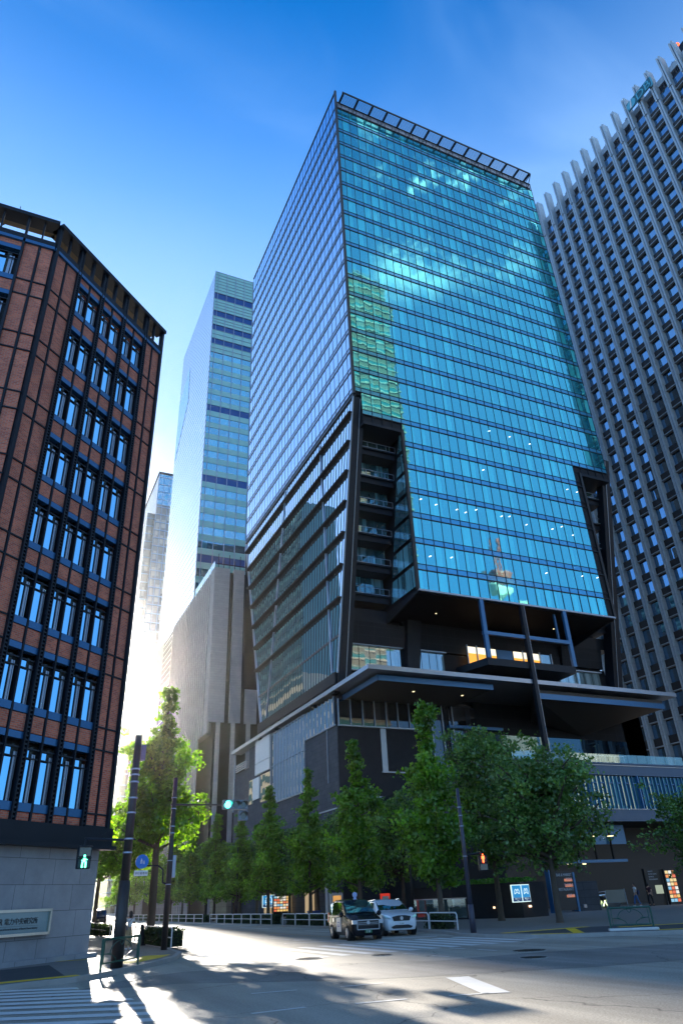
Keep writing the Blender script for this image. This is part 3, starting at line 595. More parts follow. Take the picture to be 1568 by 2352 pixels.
# ================================================================ GRANITE TOWER ON THE RIGHT
G = root('office_tower', 'grey granite office tower with tall vertical piers and small square windows, on the right', 'office tower', (105, 30, 0)); GS = 1.2
gran = brickmat('granite_pier', (.40, .51, .60), (.36, .46, .55), (.18, .23, .28), 3.2, 2.1, .02, rough=.5, bump=.1, off=0, dirt=.18)
m = MB(); m.box(106.1, 28, 0, 140, 101.5, 153.5); m.build('wall', M['black'], G, True)
m = MB(); m.box(108, 28, 153.5, 138, 100, 158.5); m.build('roof_plant', M['darkwall'], G, True)
piers = [88.3 - 3.47 * k for k in range(-4, 18)]
for y in piers:
    m = MB(); m.box(105.0, y - .44, 0, 106.3, y - .08, 150.6); m.box(105.0, y + .08, 0, 106.3, y + .44, 150.6); zt_ = 163.4 - (88 - y) * .05; m.box(104.8, y - .46, 150.6, 106.6, y - .1, zt_); m.box(104.8, y + .1, 150.6, 106.6, y + .45, zt_)
    m.mi = 1; m.box(105.15, y - .08, 0, 106.5, y + .08, 150.6); m.box(105.2, y - .1, 150.6, 106.5, y + .1, zt_ - 1.2); m.build('pier', [gran, M['bluesteel']], G, True)
GW = glassf('granite_tower_window', (.30, .55, .85), (.03, .07, .10), grid=(3.47, 4.2, 0, 0), refl=.5, tilt=.02, wave=.004, blind=.4)
wi, pi_, le = [], [], []
for y in piers[:-1]:
    a, c = y - 3.0, y - .46
    for k in range(-9, 26):
        z = 43.9 + 4.2 * k
        if z < 6: continue
        wi.append(((106.4, (a + c) / 2, z + 3), 2.4, (lambda m, a=a, c=c, z=z: m.quad((106.05, c, z + 1.55), (106.05, a, z + 1.55), (106.05, a, z + 3.9), (106.05, c, z + 3.9)))))
        pi_.append(((106, (a + c) / 2, z + 1), 2.4, (lambda m, a=a, c=c, z=z: m.box(105.7, a, z + .1, 106.15, c, z + 1.5))))
        le.append(((105.5, (a + c) / 2, z), 1.4, (lambda m, a=a, c=c, z=z: m.box(105.4, a, z - .05, 106.15, c, z + .09))))
many('window', wi, GW, G); many('spandrel_panel', pi_, pm('dark_stone_panel', (.022, .022, .026), .6, var=.25, ns=2), G); many('window_ledge', le, gran, G)
for y in piers[:-1]:
    m = MB(); m.box(105.8, y - 2.85, 149.4, 106.5, y - .62, 150.6); m.build('parapet_beam', gran, G, True)
m = MB(); m.box(106.3, piers[-1], 155.6, 106.7, piers[0], 157.4); m.build('upper_beam', gran, G, True)
random.seed(3)
m = MB()
for y in piers[:-1]:
    for q in range(5): yy = y - 2.4 + random.random() * 1.3; zz = 157.4 + random.random() * 1.3; m.box(107, yy, 155, 107.2, yy + .1, zz + .6); m.box(107, yy - .3, zz, 107.25, yy + .5, zz + .12)
m.build('roof_rail', M['lmull'], G, True)
m = MB(); m.box(110, 41.5, 158.5, 118, 45.5, 165.2)
for q in range(9): m.box(109.9, 41.5 + q * .45, 160, 110, 41.7 + q * .45, 165)
m.build('roof_louvre', M['steel'], G, True)
m = MB(); m.tube((111, 44.6, 165), (111, 44.6, 167), .12, .1); m.mi = 1; m.sphere((111, 44.6, 167.4), .55); m.build('beacon', [M['steel'], em('red_beacon', (1, .12, .03), .8)], G, True)
for c_ in ():
    pass
lg = root('rooftop_sign', 'teal letter sign with a round emblem fixed between two pier tops', 'sign', (104.4, 53, 155))
m = MB(); m.box(104.25, 49.5, 155.7, 104.4, 56.4, 158.5); m.mi = 1
for q in range(7): m.box(104.2, 49.5, 155.75 + q * .4, 104.25, 56.4, 155.85 + q * .4)
m.build('sign_board', [pm('sign_lattice', (.03, .16, .17), .5, var=.2), M['bluesteel']], lg, True)
teal = pm('teal_letter', (.10, .42, .52), .3, metal=.3, var=.05)
m = MB(); m.tube((104.15, 55.2, 157.1), (104.2, 55.2, 157.1), 1.25, 1.25, 24); m.mi = 1; m.extr([(104.05, 55.7, 156.0), (104.05, 55.3, 156.0), (104.05, 54.9, 158.25), (104.05, 55.1, 158.3)], (.08, 0, 0)); m.build('emblem', [teal, M['white']], lg, True)
def text(name, s, size, mat, parent, loc, xdir, ydir=(0, 0, 1), world=True, ext=.01, align='LEFT', sx=1.0):
    cu = bpy.data.curves.new(name, 'FONT'); cu.body = s; cu.size = size; cu.extrude = ext; cu.align_x = align; cu.resolution_u = 3
    t = bpy.data.objects.new(name, cu); COL.objects.link(t)
    bpy.context.view_layer.update()
    me = bpy.data.meshes.new_from_object(t.evaluated_get(bpy.context.evaluated_depsgraph_get()))
    bpy.data.objects.remove(t); bpy.data.curves.remove(cu)
    x = Vector(xdir).normalized(); y = Vector(ydir).normalized(); z = x.cross(y)
    Mt = Matrix((x, y, z)).transposed().to_4x4(); Mt.translation = Vector(loc)
    me.transform(Mt @ Matrix.Diagonal((sx, 1, 1, 1)))
    if world and parent is not None: me.transform(rmat(parent).inverted())
    me.materials.clear(); me.materials.append(mat); me.name = name
    o = bpy.data.objects.new(name, me); COL.objects.link(o); o.parent = parent; return o
text('letters', 'DBJ', 3.1, teal, lg, (104.2, 53.8, 155.95), (0, -1, 0), ext=.08)
G.scale = (GS, GS, GS); G.location = (126, 36, 0); lg.scale = (GS, GS, GS); lg.location = (125.3, 63.6, 185.7)
# ================================================================ STONE BLOCK BEHIND THE TOWER
D = root('office_block', 'pale stone office block with tall narrow slit windows and a roof garden behind the podium', 'office block', (38, 150.3, 0))
ms = brickmat('pale_limestone', (.50, .46, .42), (.46, .42, .385), (.30, .28, .26), 3.0, .55, .012, rough=.85, bump=.1, off=.5, dirt=.12, spec=.15)
mtrim = pm('bronze_glass', (.04, .037, .028), .5, spec=.2, var=.3, ns=.3)
m = MB(); m.box(39.4, 150.85, 0, 80, 232, 72.0); m.build('wall', mtrim, D, True)
for x0, x1, zl in ((38.0, 41.6, 36.3), (42.65, 45.2, 36.3), (46.15, 48.9, 36.3), (50.0, 53, 36.3), (54, 80, 0)):
    m = MB(); m.box(x0, 150.3, zl, x1, 151.7, 72.8); m.build('stone_pier', ms, D, True)
for x0 in (39.9, 43.2, 46.7, 50.5): m = MB(); m.box(x0, 150.25, 0, x0 + .85, 151.65, 38.2); m.build('lower_pier', ms, D, True)
y = 150.4; i = 0
while y < 231:
    if 196 < y < 209: y += 2.1; continue
    m = MB(); m.box(37.85, y, 34 if y < 157 else 0, 38.3, y + (3.2 if i == 0 else .95), 72.8); m.build('stone_fin', ms, D, True); y += (4.4 if i == 0 else 2.1); i += 1
m = MB(); m.box(38.08, 152.5, 34, 39.6, 232, 72.4); m.build('fin_backing', pm('fin_backing', (.13, .12, .12), .6, var=.1), D, True)
lat = MB()
for k in range(11): lat.bar((38.0, 196 + k * 1.2, 72), (38.0, 196 + k * 1.2, 40), .12, .12)
for k in range(18): lat.bar((37.95, 196, 71 - k * 1.8), (37.95, 208.6, 71 - k * 1.8), .1, .1, (1, 0, 0))
lat.build('atrium_lattice', M['white'], D, True)
m = MB()
for k in range(12): m.box(38.2 + k * .0, 152 + k * 1.6, 72.8, 38.3, 153.4 + k * 1.6, 75.2)
m.build('glass_screen', glassf('screen_glass', (.8, .95, .95), (.4, .5, .48), refl=.3, thru=.4), D, True)
m = MB(); m.path([(38.5, 150.6, 73.9), (48.5, 150.6, 73.9)], .12)
for k in range(8): m.tube((38.8 + k * 1.35, 150.7, 72.8), (38.8 + k * 1.35, 150.7, 76.6 - (k % 2) * 1.5), .08)
m.build('roof_railing', M['fin'], D, True)
for x in (41.75, 42.2, 45.4, 45.8):
    m = MB(); m.box(x, 151.5, 56.2 + (x * 7) % 2, x + .5, 151.58, 56.5 + (x * 7) % 2); m.build('office_light', M['ol'], D, True)
# ================================================================ SECOND TOWER
E2 = root('office_tower', 'slim office tower banded in pale green and blue glass, behind the stone block', 'office tower', (44, 199, 0))
gb = glassf('band_glass_blue', (.35, .74, .90), (.07, .32, .42), grid=(3.65, 5, 45.4, 0), refl=.50, tilt=.008, wave=.002, blind=.5)
gs = pm('pale_green_spandrel', (.30, .56, .50), .25, metal=.15, var=.07, ns=.2)
gd = pm('deep_blue_louvre', (.02, .08, .24), .3, metal=.5, var=.1, ns=.2)
m = MB(); m.box(44.4, 199.4, 0, 78, 253.6, 226); m.build('wall', M['darkwall'], E2, True)
mech = [(226.5, 214.9), (211.6, 205.4), (202.4, 198.0), (195.2, 190.9), (188.2, 184.0)]
m = MB()
for a, c in mech: m.box(44.1, 199.0, c, 80, 199.45, a)
m.build('pale_band', gs, E2, True)
m = MB()
for (a, c), (a2, c2) in zip(mech[:-1], mech[1:]): m.box(44.2, 199.15, a2, 80, 199.4, c)
m.build('louvre_band', gd, E2, True)
z = 184.0; k = 0
while z > 60:
    m = MB(); m.quad((44.2, 199.1, z - 2.75), (80, 199.1, z - 2.75), (80, 199.1, z), (44.2, 199.1, z)); m.build('window_band', gb if k % 6 != 5 else gd, E2, True)
    m = MB(); m.box(44.05, 198.95, z - 4.95, 80, 199.3, z - 2.75); m.build('spandrel_band', gs, E2, True); z -= 4.97; k += 1
m = MB()
for x in [44.1, 45.4] + [45.4 + 3.62 * i for i in range(1, 10)]: m.box(x - .1, 198.8, 60, x + .1, 199.05, 226.5)
for a, c in mech:
    n = int((a - c) / 1.45)
    for i in range(n + 1): m.box(44.05, 198.85, c + i * (a - c) / n - .05, 80, 199.02, c + i * (a - c) / n + .05)
m.build('mullion_grid', M['lmull'], E2, True)
wl = glassf('white_side_glass', (.95, .97, 1.0), (.45, .48, .52), grid=(2.5, 2.5, 199, 0), refl=.60, rough=.12, tilt=.01, wave=.002, blind=.2)
m = MB(); m.quad((44, 254, 60), (44, 199.2, 60), (44, 199.2, 226.5), (44, 254, 226.5)); m.build('side_wall', wl, E2, True)
m = MB(); z = 62.0
while z < 226: m.box(43.93, 199, z - .09, 44.02, 254, z + .09); z += 2.5
m.build('side_joint', pm('side_joint', (.20, .26, .36), .4, metal=.5), E2, True)
m = MB(); m.poly([(43.92, 236, 206), (43.92, 254, 198), (43.92, 254, 166), (43.92, 234, 186)]); m.build('side_window', glassf('side_lattice_glass', (.7, .85, .95), (.25, .35, .40), grid=(1.2, 1.6, 0, 0), refl=.4, tilt=.08, wave=.01), E2, True)
# ================================================================ FAR TOWER
F2 = root('office_tower', 'distant stepped tower dissolving into the bright haze down the street', 'office tower', (69, 458, 0))
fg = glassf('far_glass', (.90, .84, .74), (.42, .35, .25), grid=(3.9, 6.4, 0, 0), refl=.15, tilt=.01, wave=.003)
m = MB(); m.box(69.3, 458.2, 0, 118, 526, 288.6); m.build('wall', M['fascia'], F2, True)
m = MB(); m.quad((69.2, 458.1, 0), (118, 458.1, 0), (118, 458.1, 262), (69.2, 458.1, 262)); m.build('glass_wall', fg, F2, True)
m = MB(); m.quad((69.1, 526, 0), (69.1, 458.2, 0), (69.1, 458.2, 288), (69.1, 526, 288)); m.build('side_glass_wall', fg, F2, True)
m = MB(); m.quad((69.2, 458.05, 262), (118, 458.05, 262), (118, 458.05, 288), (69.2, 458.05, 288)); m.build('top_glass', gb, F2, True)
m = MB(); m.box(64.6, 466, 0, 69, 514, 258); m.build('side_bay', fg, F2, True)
m = MB(); z = 4
while z < 288: m.box(69, 457.8, z - .35, 118, 458.12, z + .35); m.box(64.5, 465.8, z - .35, 69, 514, z + .35) if z < 257 else None; z += 6.4
for i in range(5): m.box(69.1 + i * 3.9, 457.75, 0, 69.45 + i * 3.9, 458.1, 288)
m.build('facade_grid', M['lmull'], F2, True)
m = MB(); m.box(68.7, 457.6, 288.6, 118, 526.5, 290); m.build('roof', M['steel'], F2, True)
# ================================================================ BRICK BUILDING, LEFT
BA = math.atan2(.6652, .7466)
B = root('brick_building', 'red brick office building with blue steel frames over a grey granite base', 'building', (4.6, 35.7, 0), BA)
# local x = along the chamfered front (negative to the left), local -y = outwards
UL = -9.2; ZT2 = 34.95
def A_(x, out, z):   # point on the left face: x metres left of the chamfer corner (negative), in local coordinates
    p = rmat(B).inverted() @ Vector((-2.25 + x, 29.58 - out, z)); return p
m = MB()
ci = rmat(B).inverted()
foot = [Vector((4.25, 36.2, 0)), Vector((4.25, 75, 0)), Vector((-30, 75, 0)), Vector((-30, 30.1, 0)), Vector((-2.6, 30.1, 0))]
f2 = [tuple((ci @ p)[:2]) for p in foot]
m.prism(f2, 4.4, 33.2); m.build('inner_wall', M['black'], B)
m = MB()
fs = [(4.45, 35.72), (4.45, 75), (-30, 75), (-30, 29.7), (-2.15, 29.7)]
m.prism([tuple((ci @ Vector((x, y, 0)))[:2]) for x, y in fs], 0, 4.45); m.build('stone_base', M['stone'], B)
m = MB(); m.box(UL - 1, -.25, 0, .06, 0.1, .28); m.build('plinth', M['stone'], B)
m = MB(); m.box(UL, -.25, 4.25, .25, .3, 5.0); m.build('base_beam', M['steel'], B)
m = MB(); m.box(UL, -.5, 4.12, .3, .2, 4.27); m.build('base_soffit', M['steel'], B)
sill = [5.35 + (0 if i == 0 else 3.72 + 3.52 * (i - 1)) for i in range(8)]      # bottom of each sill panel
pierx = [-9.08, -7.36, -5.44, -3.53, -1.56, .03]
mid = [-8.25, -6.4, -4.49, -2.54, -.74]
PANE = glassf('brick_building_window', (.28, .68, 1.0), (.03, .12, .20), grid=(.9, 9, 0, 0), refl=.75, tilt=.05, wave=.006, blind=.3)
DP = pm('dark_green_blind', (.012, .022, .018), .4, var=.4, ns=1.2)
def facade(P3, xs_edges, mids, kinds, bays):
    """P3(x, out, z) -> local point"""
    def bx(m, x0, x1, o0, o1, z0, z1):
        ps = [P3(x0, o1, z0), P3(x1, o1, z0), P3(x1, o0, z0), P3(x0, o0, z0)]
        m.extr([tuple(p) for p in ps], (0, 0, z1 - z0))
    for i in range(len(xs_edges) - 1):
        a, c, mm = xs_edges[i], xs_edges[i + 1], mids[i]
        for (p, q) in ((a, mm), (mm, c)):
            x0, x1 = p + .07, q - .07
            if kinds[i] == 'brick':
                zz = [5.05]
                for s_ in sill: zz += [s_ + .35, s_ + 1.45, s_ + 2.6]
                zz = [5.05] + sorted([s_ - .55 for s_ in sill] + [s_ + .35 for s_ in sill] + [s_ + 1.30 for s_ in sill if True])
                zz = sorted(set([5.05, 33.2] + [s_ - .80 for s_ in sill[1:]] + [s_ + .2 for s_ in sill]))
                m = MB(); bx(m, x0, x1, -.3, 0, 5.0, 33.2); m.build('brick_panel', M['brick'], B)
                for z in zz: yield ('pbar', x0 - .05, x1 + .05, 0, .06, z - .035, z + .035, bx)
            else:
                for j, s_ in enumerate(sill):
                    top = (sill[j + 1] if j < 7 else 33.4)
                    hd = top - 1.03      # head of this window: blue panel above it
                    yield ('brick', x0, x1, -.3, 0, (top - .72), top - .03, bx)
                    yield ('blue', x0, x1, -.3, .03, hd, hd + .27, bx)
                    yield ('blue', x0, x1, -.3, .05, s_, s_ + .32, bx)
                    yield ('pane', x0 + .02, x0 + (x1 - x0) * .50, -.07, -.06, s_ + .32, hd - .75, bx)
                    yield ('pane', x0 + (x1 - x0) * .02, x0 + (x1 - x0) * .40, -.07, -.06, hd - .65, hd - .38, bx)
                    yield ('panel', x0 + (x1 - x0) * .51, x0 + (x1 - x0) * .70, -.13, -.12, s_ + .32, hd - .2, bx)
                    yield ('frame', x0 + (x1 - x0) * .62, x0 + (x1 - x0) * .74, -.10, -.05, s_ + .32, hd - .5, bx)
                    yield ('frame', x0 + (x1 - x0) * .78, x0 + (x1 - x0) * .84, -.10, -.05, s_ + .32, hd - .5, bx)
                    yield ('bar', x0, x1, -.02, .02, hd - .35, hd - .30, bx)
                    yield ('bar', x0, x1, -.02, .02, hd - .70, hd - .66, bx)
                if True: yield ('brick', x0, x1, -.3, 0, 5.0, 5.33, bx)
    return
def B_(x, out, z): return Vector((x, -out, z))
its = {k: [] for k in ('brick', 'blue', 'pane', 'panel', 'frame', 'bar', 'pbar')}
def run(P3, e, md, kd):
    for kind, x0, x1, o0, o1, z0, z1, bx in facade(P3, e, md, kd, None):
        c = rmat(B) @ P3((x0 + x1) / 2, o1, (z0 + z1) / 2)
        its[kind].append((c, (x1 - x0) * (z1 - z0), (lambda m, x0=x0, x1=x1, o0=o0, o1=o1, z0=z0, z1=z1, bx=bx: bx(m, x0, x1, o0, o1, z0, z1))))
run(B_, pierx, mid, ['brick', 'win', 'win', 'win', 'brick'])
pa = [-12.0, -7.9, -5.8, -3.75, -.02]; 
pa = [-14.6, -10.6, -7.2, -2.95, -.0]
run(A_, [-12.0, -8.0, -4.0, -1.52, 0], [-10.0, -6.0, -2.75, -.72], ['win', 'win', 'win', 'brick'])
for kind, nm, mt in (('brick', 'brick_spandrel', M['brick']), ('blue', 'blue_panel', M['bluesteel']), ('pane', 'window', PANE), ('panel', 'window_blind', DP), ('frame', 'window_frame', M['lmull']), ('bar', 'louvre_bar', M['mull']), ('pbar', 'panel_bar', M['steel'])):
    many(nm, its[kind], mt, B, world=False)
def vbar(P3, x, w, o, z0=5.0, z1=ZT2, name='mullion', lad=False):
    m = MB()
    def bx(x0, x1, o0, o1, a, b): m.extr([tuple(p) for p in (P3(x0, o1, a), P3(x1, o1, a), P3(x1, o0, a), P3(x0, o0, a))], (0, 0, b - a))
    if lad:
        bx(x - w, x - w + .06, -.1, o, z0, z1); bx(x + w - .06, x + w, -.1, o, z0, z1); bx(x - w, x + w, -.1, o * .3, z0, z1)
        m.mi = 1; z = z0 + .1
        while z < z1: bx(x - w + .06, x + w - .06, o * .3, o * .85, z, z + .06); z += .17
    else: bx(x - w, x + w, -.1, o, z0, z1)
    m.build(name, [M['steel'], M['mull']], B)
for x in pierx: vbar(B_, x, .13 if x in pierx[1:-1] else .09, .15, name='steel_pier', lad=x in pierx[1:-1])
for x in mid: vbar(B_, x, .045, .06)
for x in (-12.0, -8.0, -4.0, -1.52): vbar(A_, x, .06, .14, name='steel_pier')
for x in (-10.0, -6.0, -2.75, -.72): vbar(A_, x, .04, .08)
# open roof frame
def frame(P3, xs_, x0, x1):
    m = MB()
    def bx(x0, x1, o0, o1, a, b): m.extr([tuple(p) for p in (P3(x0, o1, a), P3(x1, o1, a), P3(x1, o0, a), P3(x0, o0, a))], (0, 0, b - a))
    bx(x0, x1, -.5, .3, ZT2 - .12, ZT2 + .12); bx(x0, x1, -.3, .12, 33.2, 33.55); m.build('roof_beam', M['steel'], B)
    m.__init__(); bx(x0, x1, -.28, .14, 33.0, 33.2); m.build('blue_band', M['bluesteel'], B)
    m.__init__(); bx(x0 + .2, x1 - .2, -.85, -.52, ZT2 - .1, ZT2 + .05); m.build('roof_canopy', pm('bronze_soffit', (.10, .065, .02), .5, var=.4, ns=2, stretch=(3, 3, 1)) if 'bs' not in M else M['bs'], B); M['bs'] = bpy.data.materials['bronze_soffit']
    for x in xs_: m.__init__(); bx(x - .06, x + .06, -.1, .1, 33.5, ZT2); m.build('roof_post', M['steel'], B)
frame(B_, pierx + mid[1:4], UL, .12); frame(A_, (-12, -8, -4, -1.52), -13, 0)
m = MB()
for k in range(4): p = A_(-1.5 - k * .35, -1.2, 33.2); m.tube(tuple(p), tuple(p + Vector((0, 0, 1.25))), .13, .13, 10)
m.build('roof_duct', M['white'], B)
m = MB(); p = A_(-2.2, -.6, 35); m.tube(tuple(p), tuple(p + Vector((0, 0, 1.3))), .03, .02, 5); p = A_(-2.9, -.4, 35); m.extr([tuple(p), tuple(p + Vector((.5, .3, 0))), tuple(p + Vector((.5, .6, 0))), tuple(p + Vector((0, .3, 0)))], (0, 0, .6)); m.build('antenna', M['steel'], B)
# name plate on the granite base
NPL = root('name_plate', 'framed silver name plate with Japanese lettering on the granite wall', 'sign', (4.6, 35.7, 0), BA)
m = MB(); x0, x1, z0, z1 = -5.9, -2.7, 1.07, 1.95
zt = lambda x: 0
m.box(x0, -.16, z1 - .09, x1, 0, z1); m.box(x0, -.16, z0, x1, 0, z0 + .09); m.box(x1 - .09, -.16, z0, x1, 0, z1); m.box(x0, -.16, z0, x0 + .09, 0, z1); m.build('frame', pm('brushed_steel', (.62, .58, .50), .28, metal=.8, var=.1, ns=3), NPL)
m = MB(); m.box(x0 + .09, -.07, z0 + .09, x1 - .09, -.04, z1 - .09); m.build('plate', pm('plate_glass', (.22, .33, .36), .12, metal=.3, var=.06), NPL)
ink = pm('black_ink', (.012, .015, .02), .5)
text('letters', '電力中央研究所', .235, ink, NPL, (-4.97, -.085, 1.48), (1, 0, 0), world=False, ext=.004)
text('letters', 'R', .30, ink, NPL, (-5.22, -.085, 1.46), (1, 0, 0), world=False, ext=.004)
text('letters', 'Central Research Institute of Electric Power Industry', .088, ink, NPL, (-3.3, -.085, 1.29), (1, 0, 0), world=False, ext=.004, align='RIGHT')
m = MB(); m.box(-5.6, -.085, 1.40, -3.3, -.075, 1.405); m.build('rule', ink, NPL)
# ================================================================ BUILDINGS SEEN ONLY IN THE GLASS (across the street, behind the camera and beyond the brick building)
H1 = root('office_tower', 'sunlit green banded office tower across the road, mirrored in the glass tower front', 'office tower', (80, -30, 0))
m = MB(); m.box(58, -60, 0, 99, -12, 200); m.build('wall', pm('pale_green_panel', (.12, .10, .07), .8, var=.1, spec=.1), H1, True)
m = MB(); z = 6
while z < 199: m.box(57.8, -12, z, 99.2, -11.5, z + .5); m.box(57.8, -12, z + 1.9, 99.2, -11.7, z + 2.1); z += 4.1
m.build('ledge', pm('pale_ledge', (.30, .25, .19), .8, spec=.1), H1, True)
m = MB(); z = 2
while z < 197: m.box(58.2, -11.98, z, 98.8, -11.9, z + 2.2); z += 4.1
m.build('window_band', pm('teal_window', (.04, .16, .16), .15, metal=.3), H1, True)
H2 = root('office_block', 'stepped sandy and teal banded office block up the street, mirrored in side glass', 'office block', (-14, 120, 0))
m = MB(); m.box(-12, 186, 0, 1.5, 262, 60); m.box(-10, 158, 0, 1.5, 185.9, 50); m.build('wall', pm('beige_wall', (.62, .56, .44), .9, var=.1, spec=0), H2, True)
m = MB(); m.box(-11.5, 186.5, 60, 1.2, 261, 118); m.build('upper_wall', pm('teal_wall', (.16, .32, .34), .9, var=.1, spec=0), H2, True)
m = MB(); z = 3
while z < 116: m.box(1.2, 186.5 if z > 46 else 158.5, z, 1.62, 261.5, z + 1.9); z += 3.9
m.build('window_band', pm('blue_window', (.07, .15, .18), .9, spec=0), H2, True)
K = root('communications_tower', 'white tower with round decks and a red lattice spire, mirrored in the glass tower front', 'tower', (241, -150, 4))
kx = 0
m = MB(); m.box(-14, -14, -4, 14, 14, 134); m.build('base_block', pm('tan_block', (.4, .36, .3), .7), K)
cream = pm('cream_paint', (.8, .72, .55), .6); redp = pm('red_paint', (.65, .10, .05), .5)
m = MB(); m.tube((0, 0, 134), (0, 0, 160), 2.6, 2.2, 16); m.build('shaft', cream, K)
m = MB(); m.tube((0, 0, 146), (0, 0, 149), 5.5, 7.8, 20); m.tube((0, 0, 149), (0, 0, 150), 7.8, 7.8, 20); m.build('lower_deck', cream, K)
m = MB(); m.tube((0, 0, 154), (0, 0, 157), 6.5, 8.2, 20); m.tube((0, 0, 157), (0, 0, 158), 8.2, 8.2, 20); m.build('upper_deck', redp, K)
m = MB()
for i in range(4):
    a = math.pi / 4 + i * math.pi / 2; m.tube((3.2 * math.cos(a), 3.2 * math.sin(a), 158), (.3 * math.cos(a), .3 * math.sin(a), 182), .35, .25, 5)
    for k in range(8):
        u = k / 8; r = 3.2 - 2.9 * u; z = 158 + 24 * u; b_ = a + math.pi / 2; r2 = 3.2 - 2.9 * (k + 1) / 8
        m.tube((r * math.cos(a), r * math.sin(a), z), (r2 * math.cos(b_), r2 * math.sin(b_), z + 3), .2, .2, 4)
m.build('spire', redp, K)
# ================================================================ TREES
def leafmat(name, c1, c2, trans):
    m, t, b = newmat(name); out = t.nodes['Material Output']; t.nodes.remove(b)
    g = N(t, 'ShaderNodeNewGeometry'); rp = N(t, 'ShaderNodeMix', data_type='RGBA'); t.links.new(g.outputs['Random Per Island'], rp.inputs[0]); rp.inputs[6].default_value = c4(c1); rp.inputs[7].default_value = c4(c2)
    tc = N(t, 'ShaderNodeTexCoord'); nz = N(t, 'ShaderNodeTexNoise', Scale=.55, Detail=3.0); t.links.new(tc.outputs['Object'], nz.inputs['Vector'])
    mr_ = N(t, 'ShaderNodeMapRange'); mr_.inputs[1].default_value = .3; mr_.inputs[2].default_value = .7; mr_.inputs[3].default_value = .45; mr_.inputs[4].default_value = 1.6; t.links.new(nz.outputs['Fac'], mr_.inputs[0])
    ml = N(t, 'ShaderNodeVectorMath', operation='SCALE'); t.links.new(rp.outputs[2], ml.inputs[0]); t.links.new(mr_.outputs[0], ml.inputs['Scale'])
    d = N(t, 'ShaderNodeBsdfDiffuse'); t.links.new(ml.outputs[0], d.inputs[0])
    tr = N(t, 'ShaderNodeBsdfTranslucent'); m3 = N(t, 'ShaderNodeVectorMath', operation='MULTIPLY'); t.links.new(ml.outputs[0], m3.inputs[0]); m3.inputs[1].default_value = (2.3, 2.0, .25); t.links.new(m3.outputs[0], tr.inputs[0])
    gl = N(t, 'ShaderNodeBsdfGlossy'); gl.inputs['Roughness'].default_value = .33; gl.inputs[0].default_value = (.8, .85, .9, 1)
    a = N(t, 'ShaderNodeMixShader'); a.inputs[0].default_value = trans; t.links.new(d.outputs[0], a.inputs[1]); t.links.new(tr.outputs[0], a.inputs[2])
    e = N(t, 'ShaderNodeMixShader'); e.inputs[0].default_value = .05; t.links.new(a.outputs[0], e.inputs[1]); t.links.new(gl.outputs[0], e.inputs[2])
    t.links.new(e.outputs[0], out.inputs[0]); return m
M['ginkgo'] = leafmat('ginkgo_leaf', (.06, .17, .012), (.16, .33, .04), .48)
M['camphor'] = leafmat('broad_leaf', (.05, .13, .025), (.16, .28, .08), .30)
M['hedge'] = leafmat('hedge_leaf', (.015, .04, .01), (.04, .08, .02), .2)
def leaf(m, p, s, rnd, up=.2):
    n = Vector((rnd.gauss(0, 1), rnd.gauss(0, 1), rnd.gauss(0, 1) + up)).normalized(); u = n.orthogonal().normalized()
    a = rnd.random() * 6.283; w = n.cross(u); x = u * math.cos(a) + w * math.sin(a); y = n.cross(x); p = Vector(p)
    k = s * (.6 + rnd.random() * .8)
    m.add([p - x * k * .5, p + y * k * .42 + x * .1 * k, p + x * k * .55 + n * k * .12, p - y * k * .42 + x * .1 * k], [(0, 1, 2, 3)])
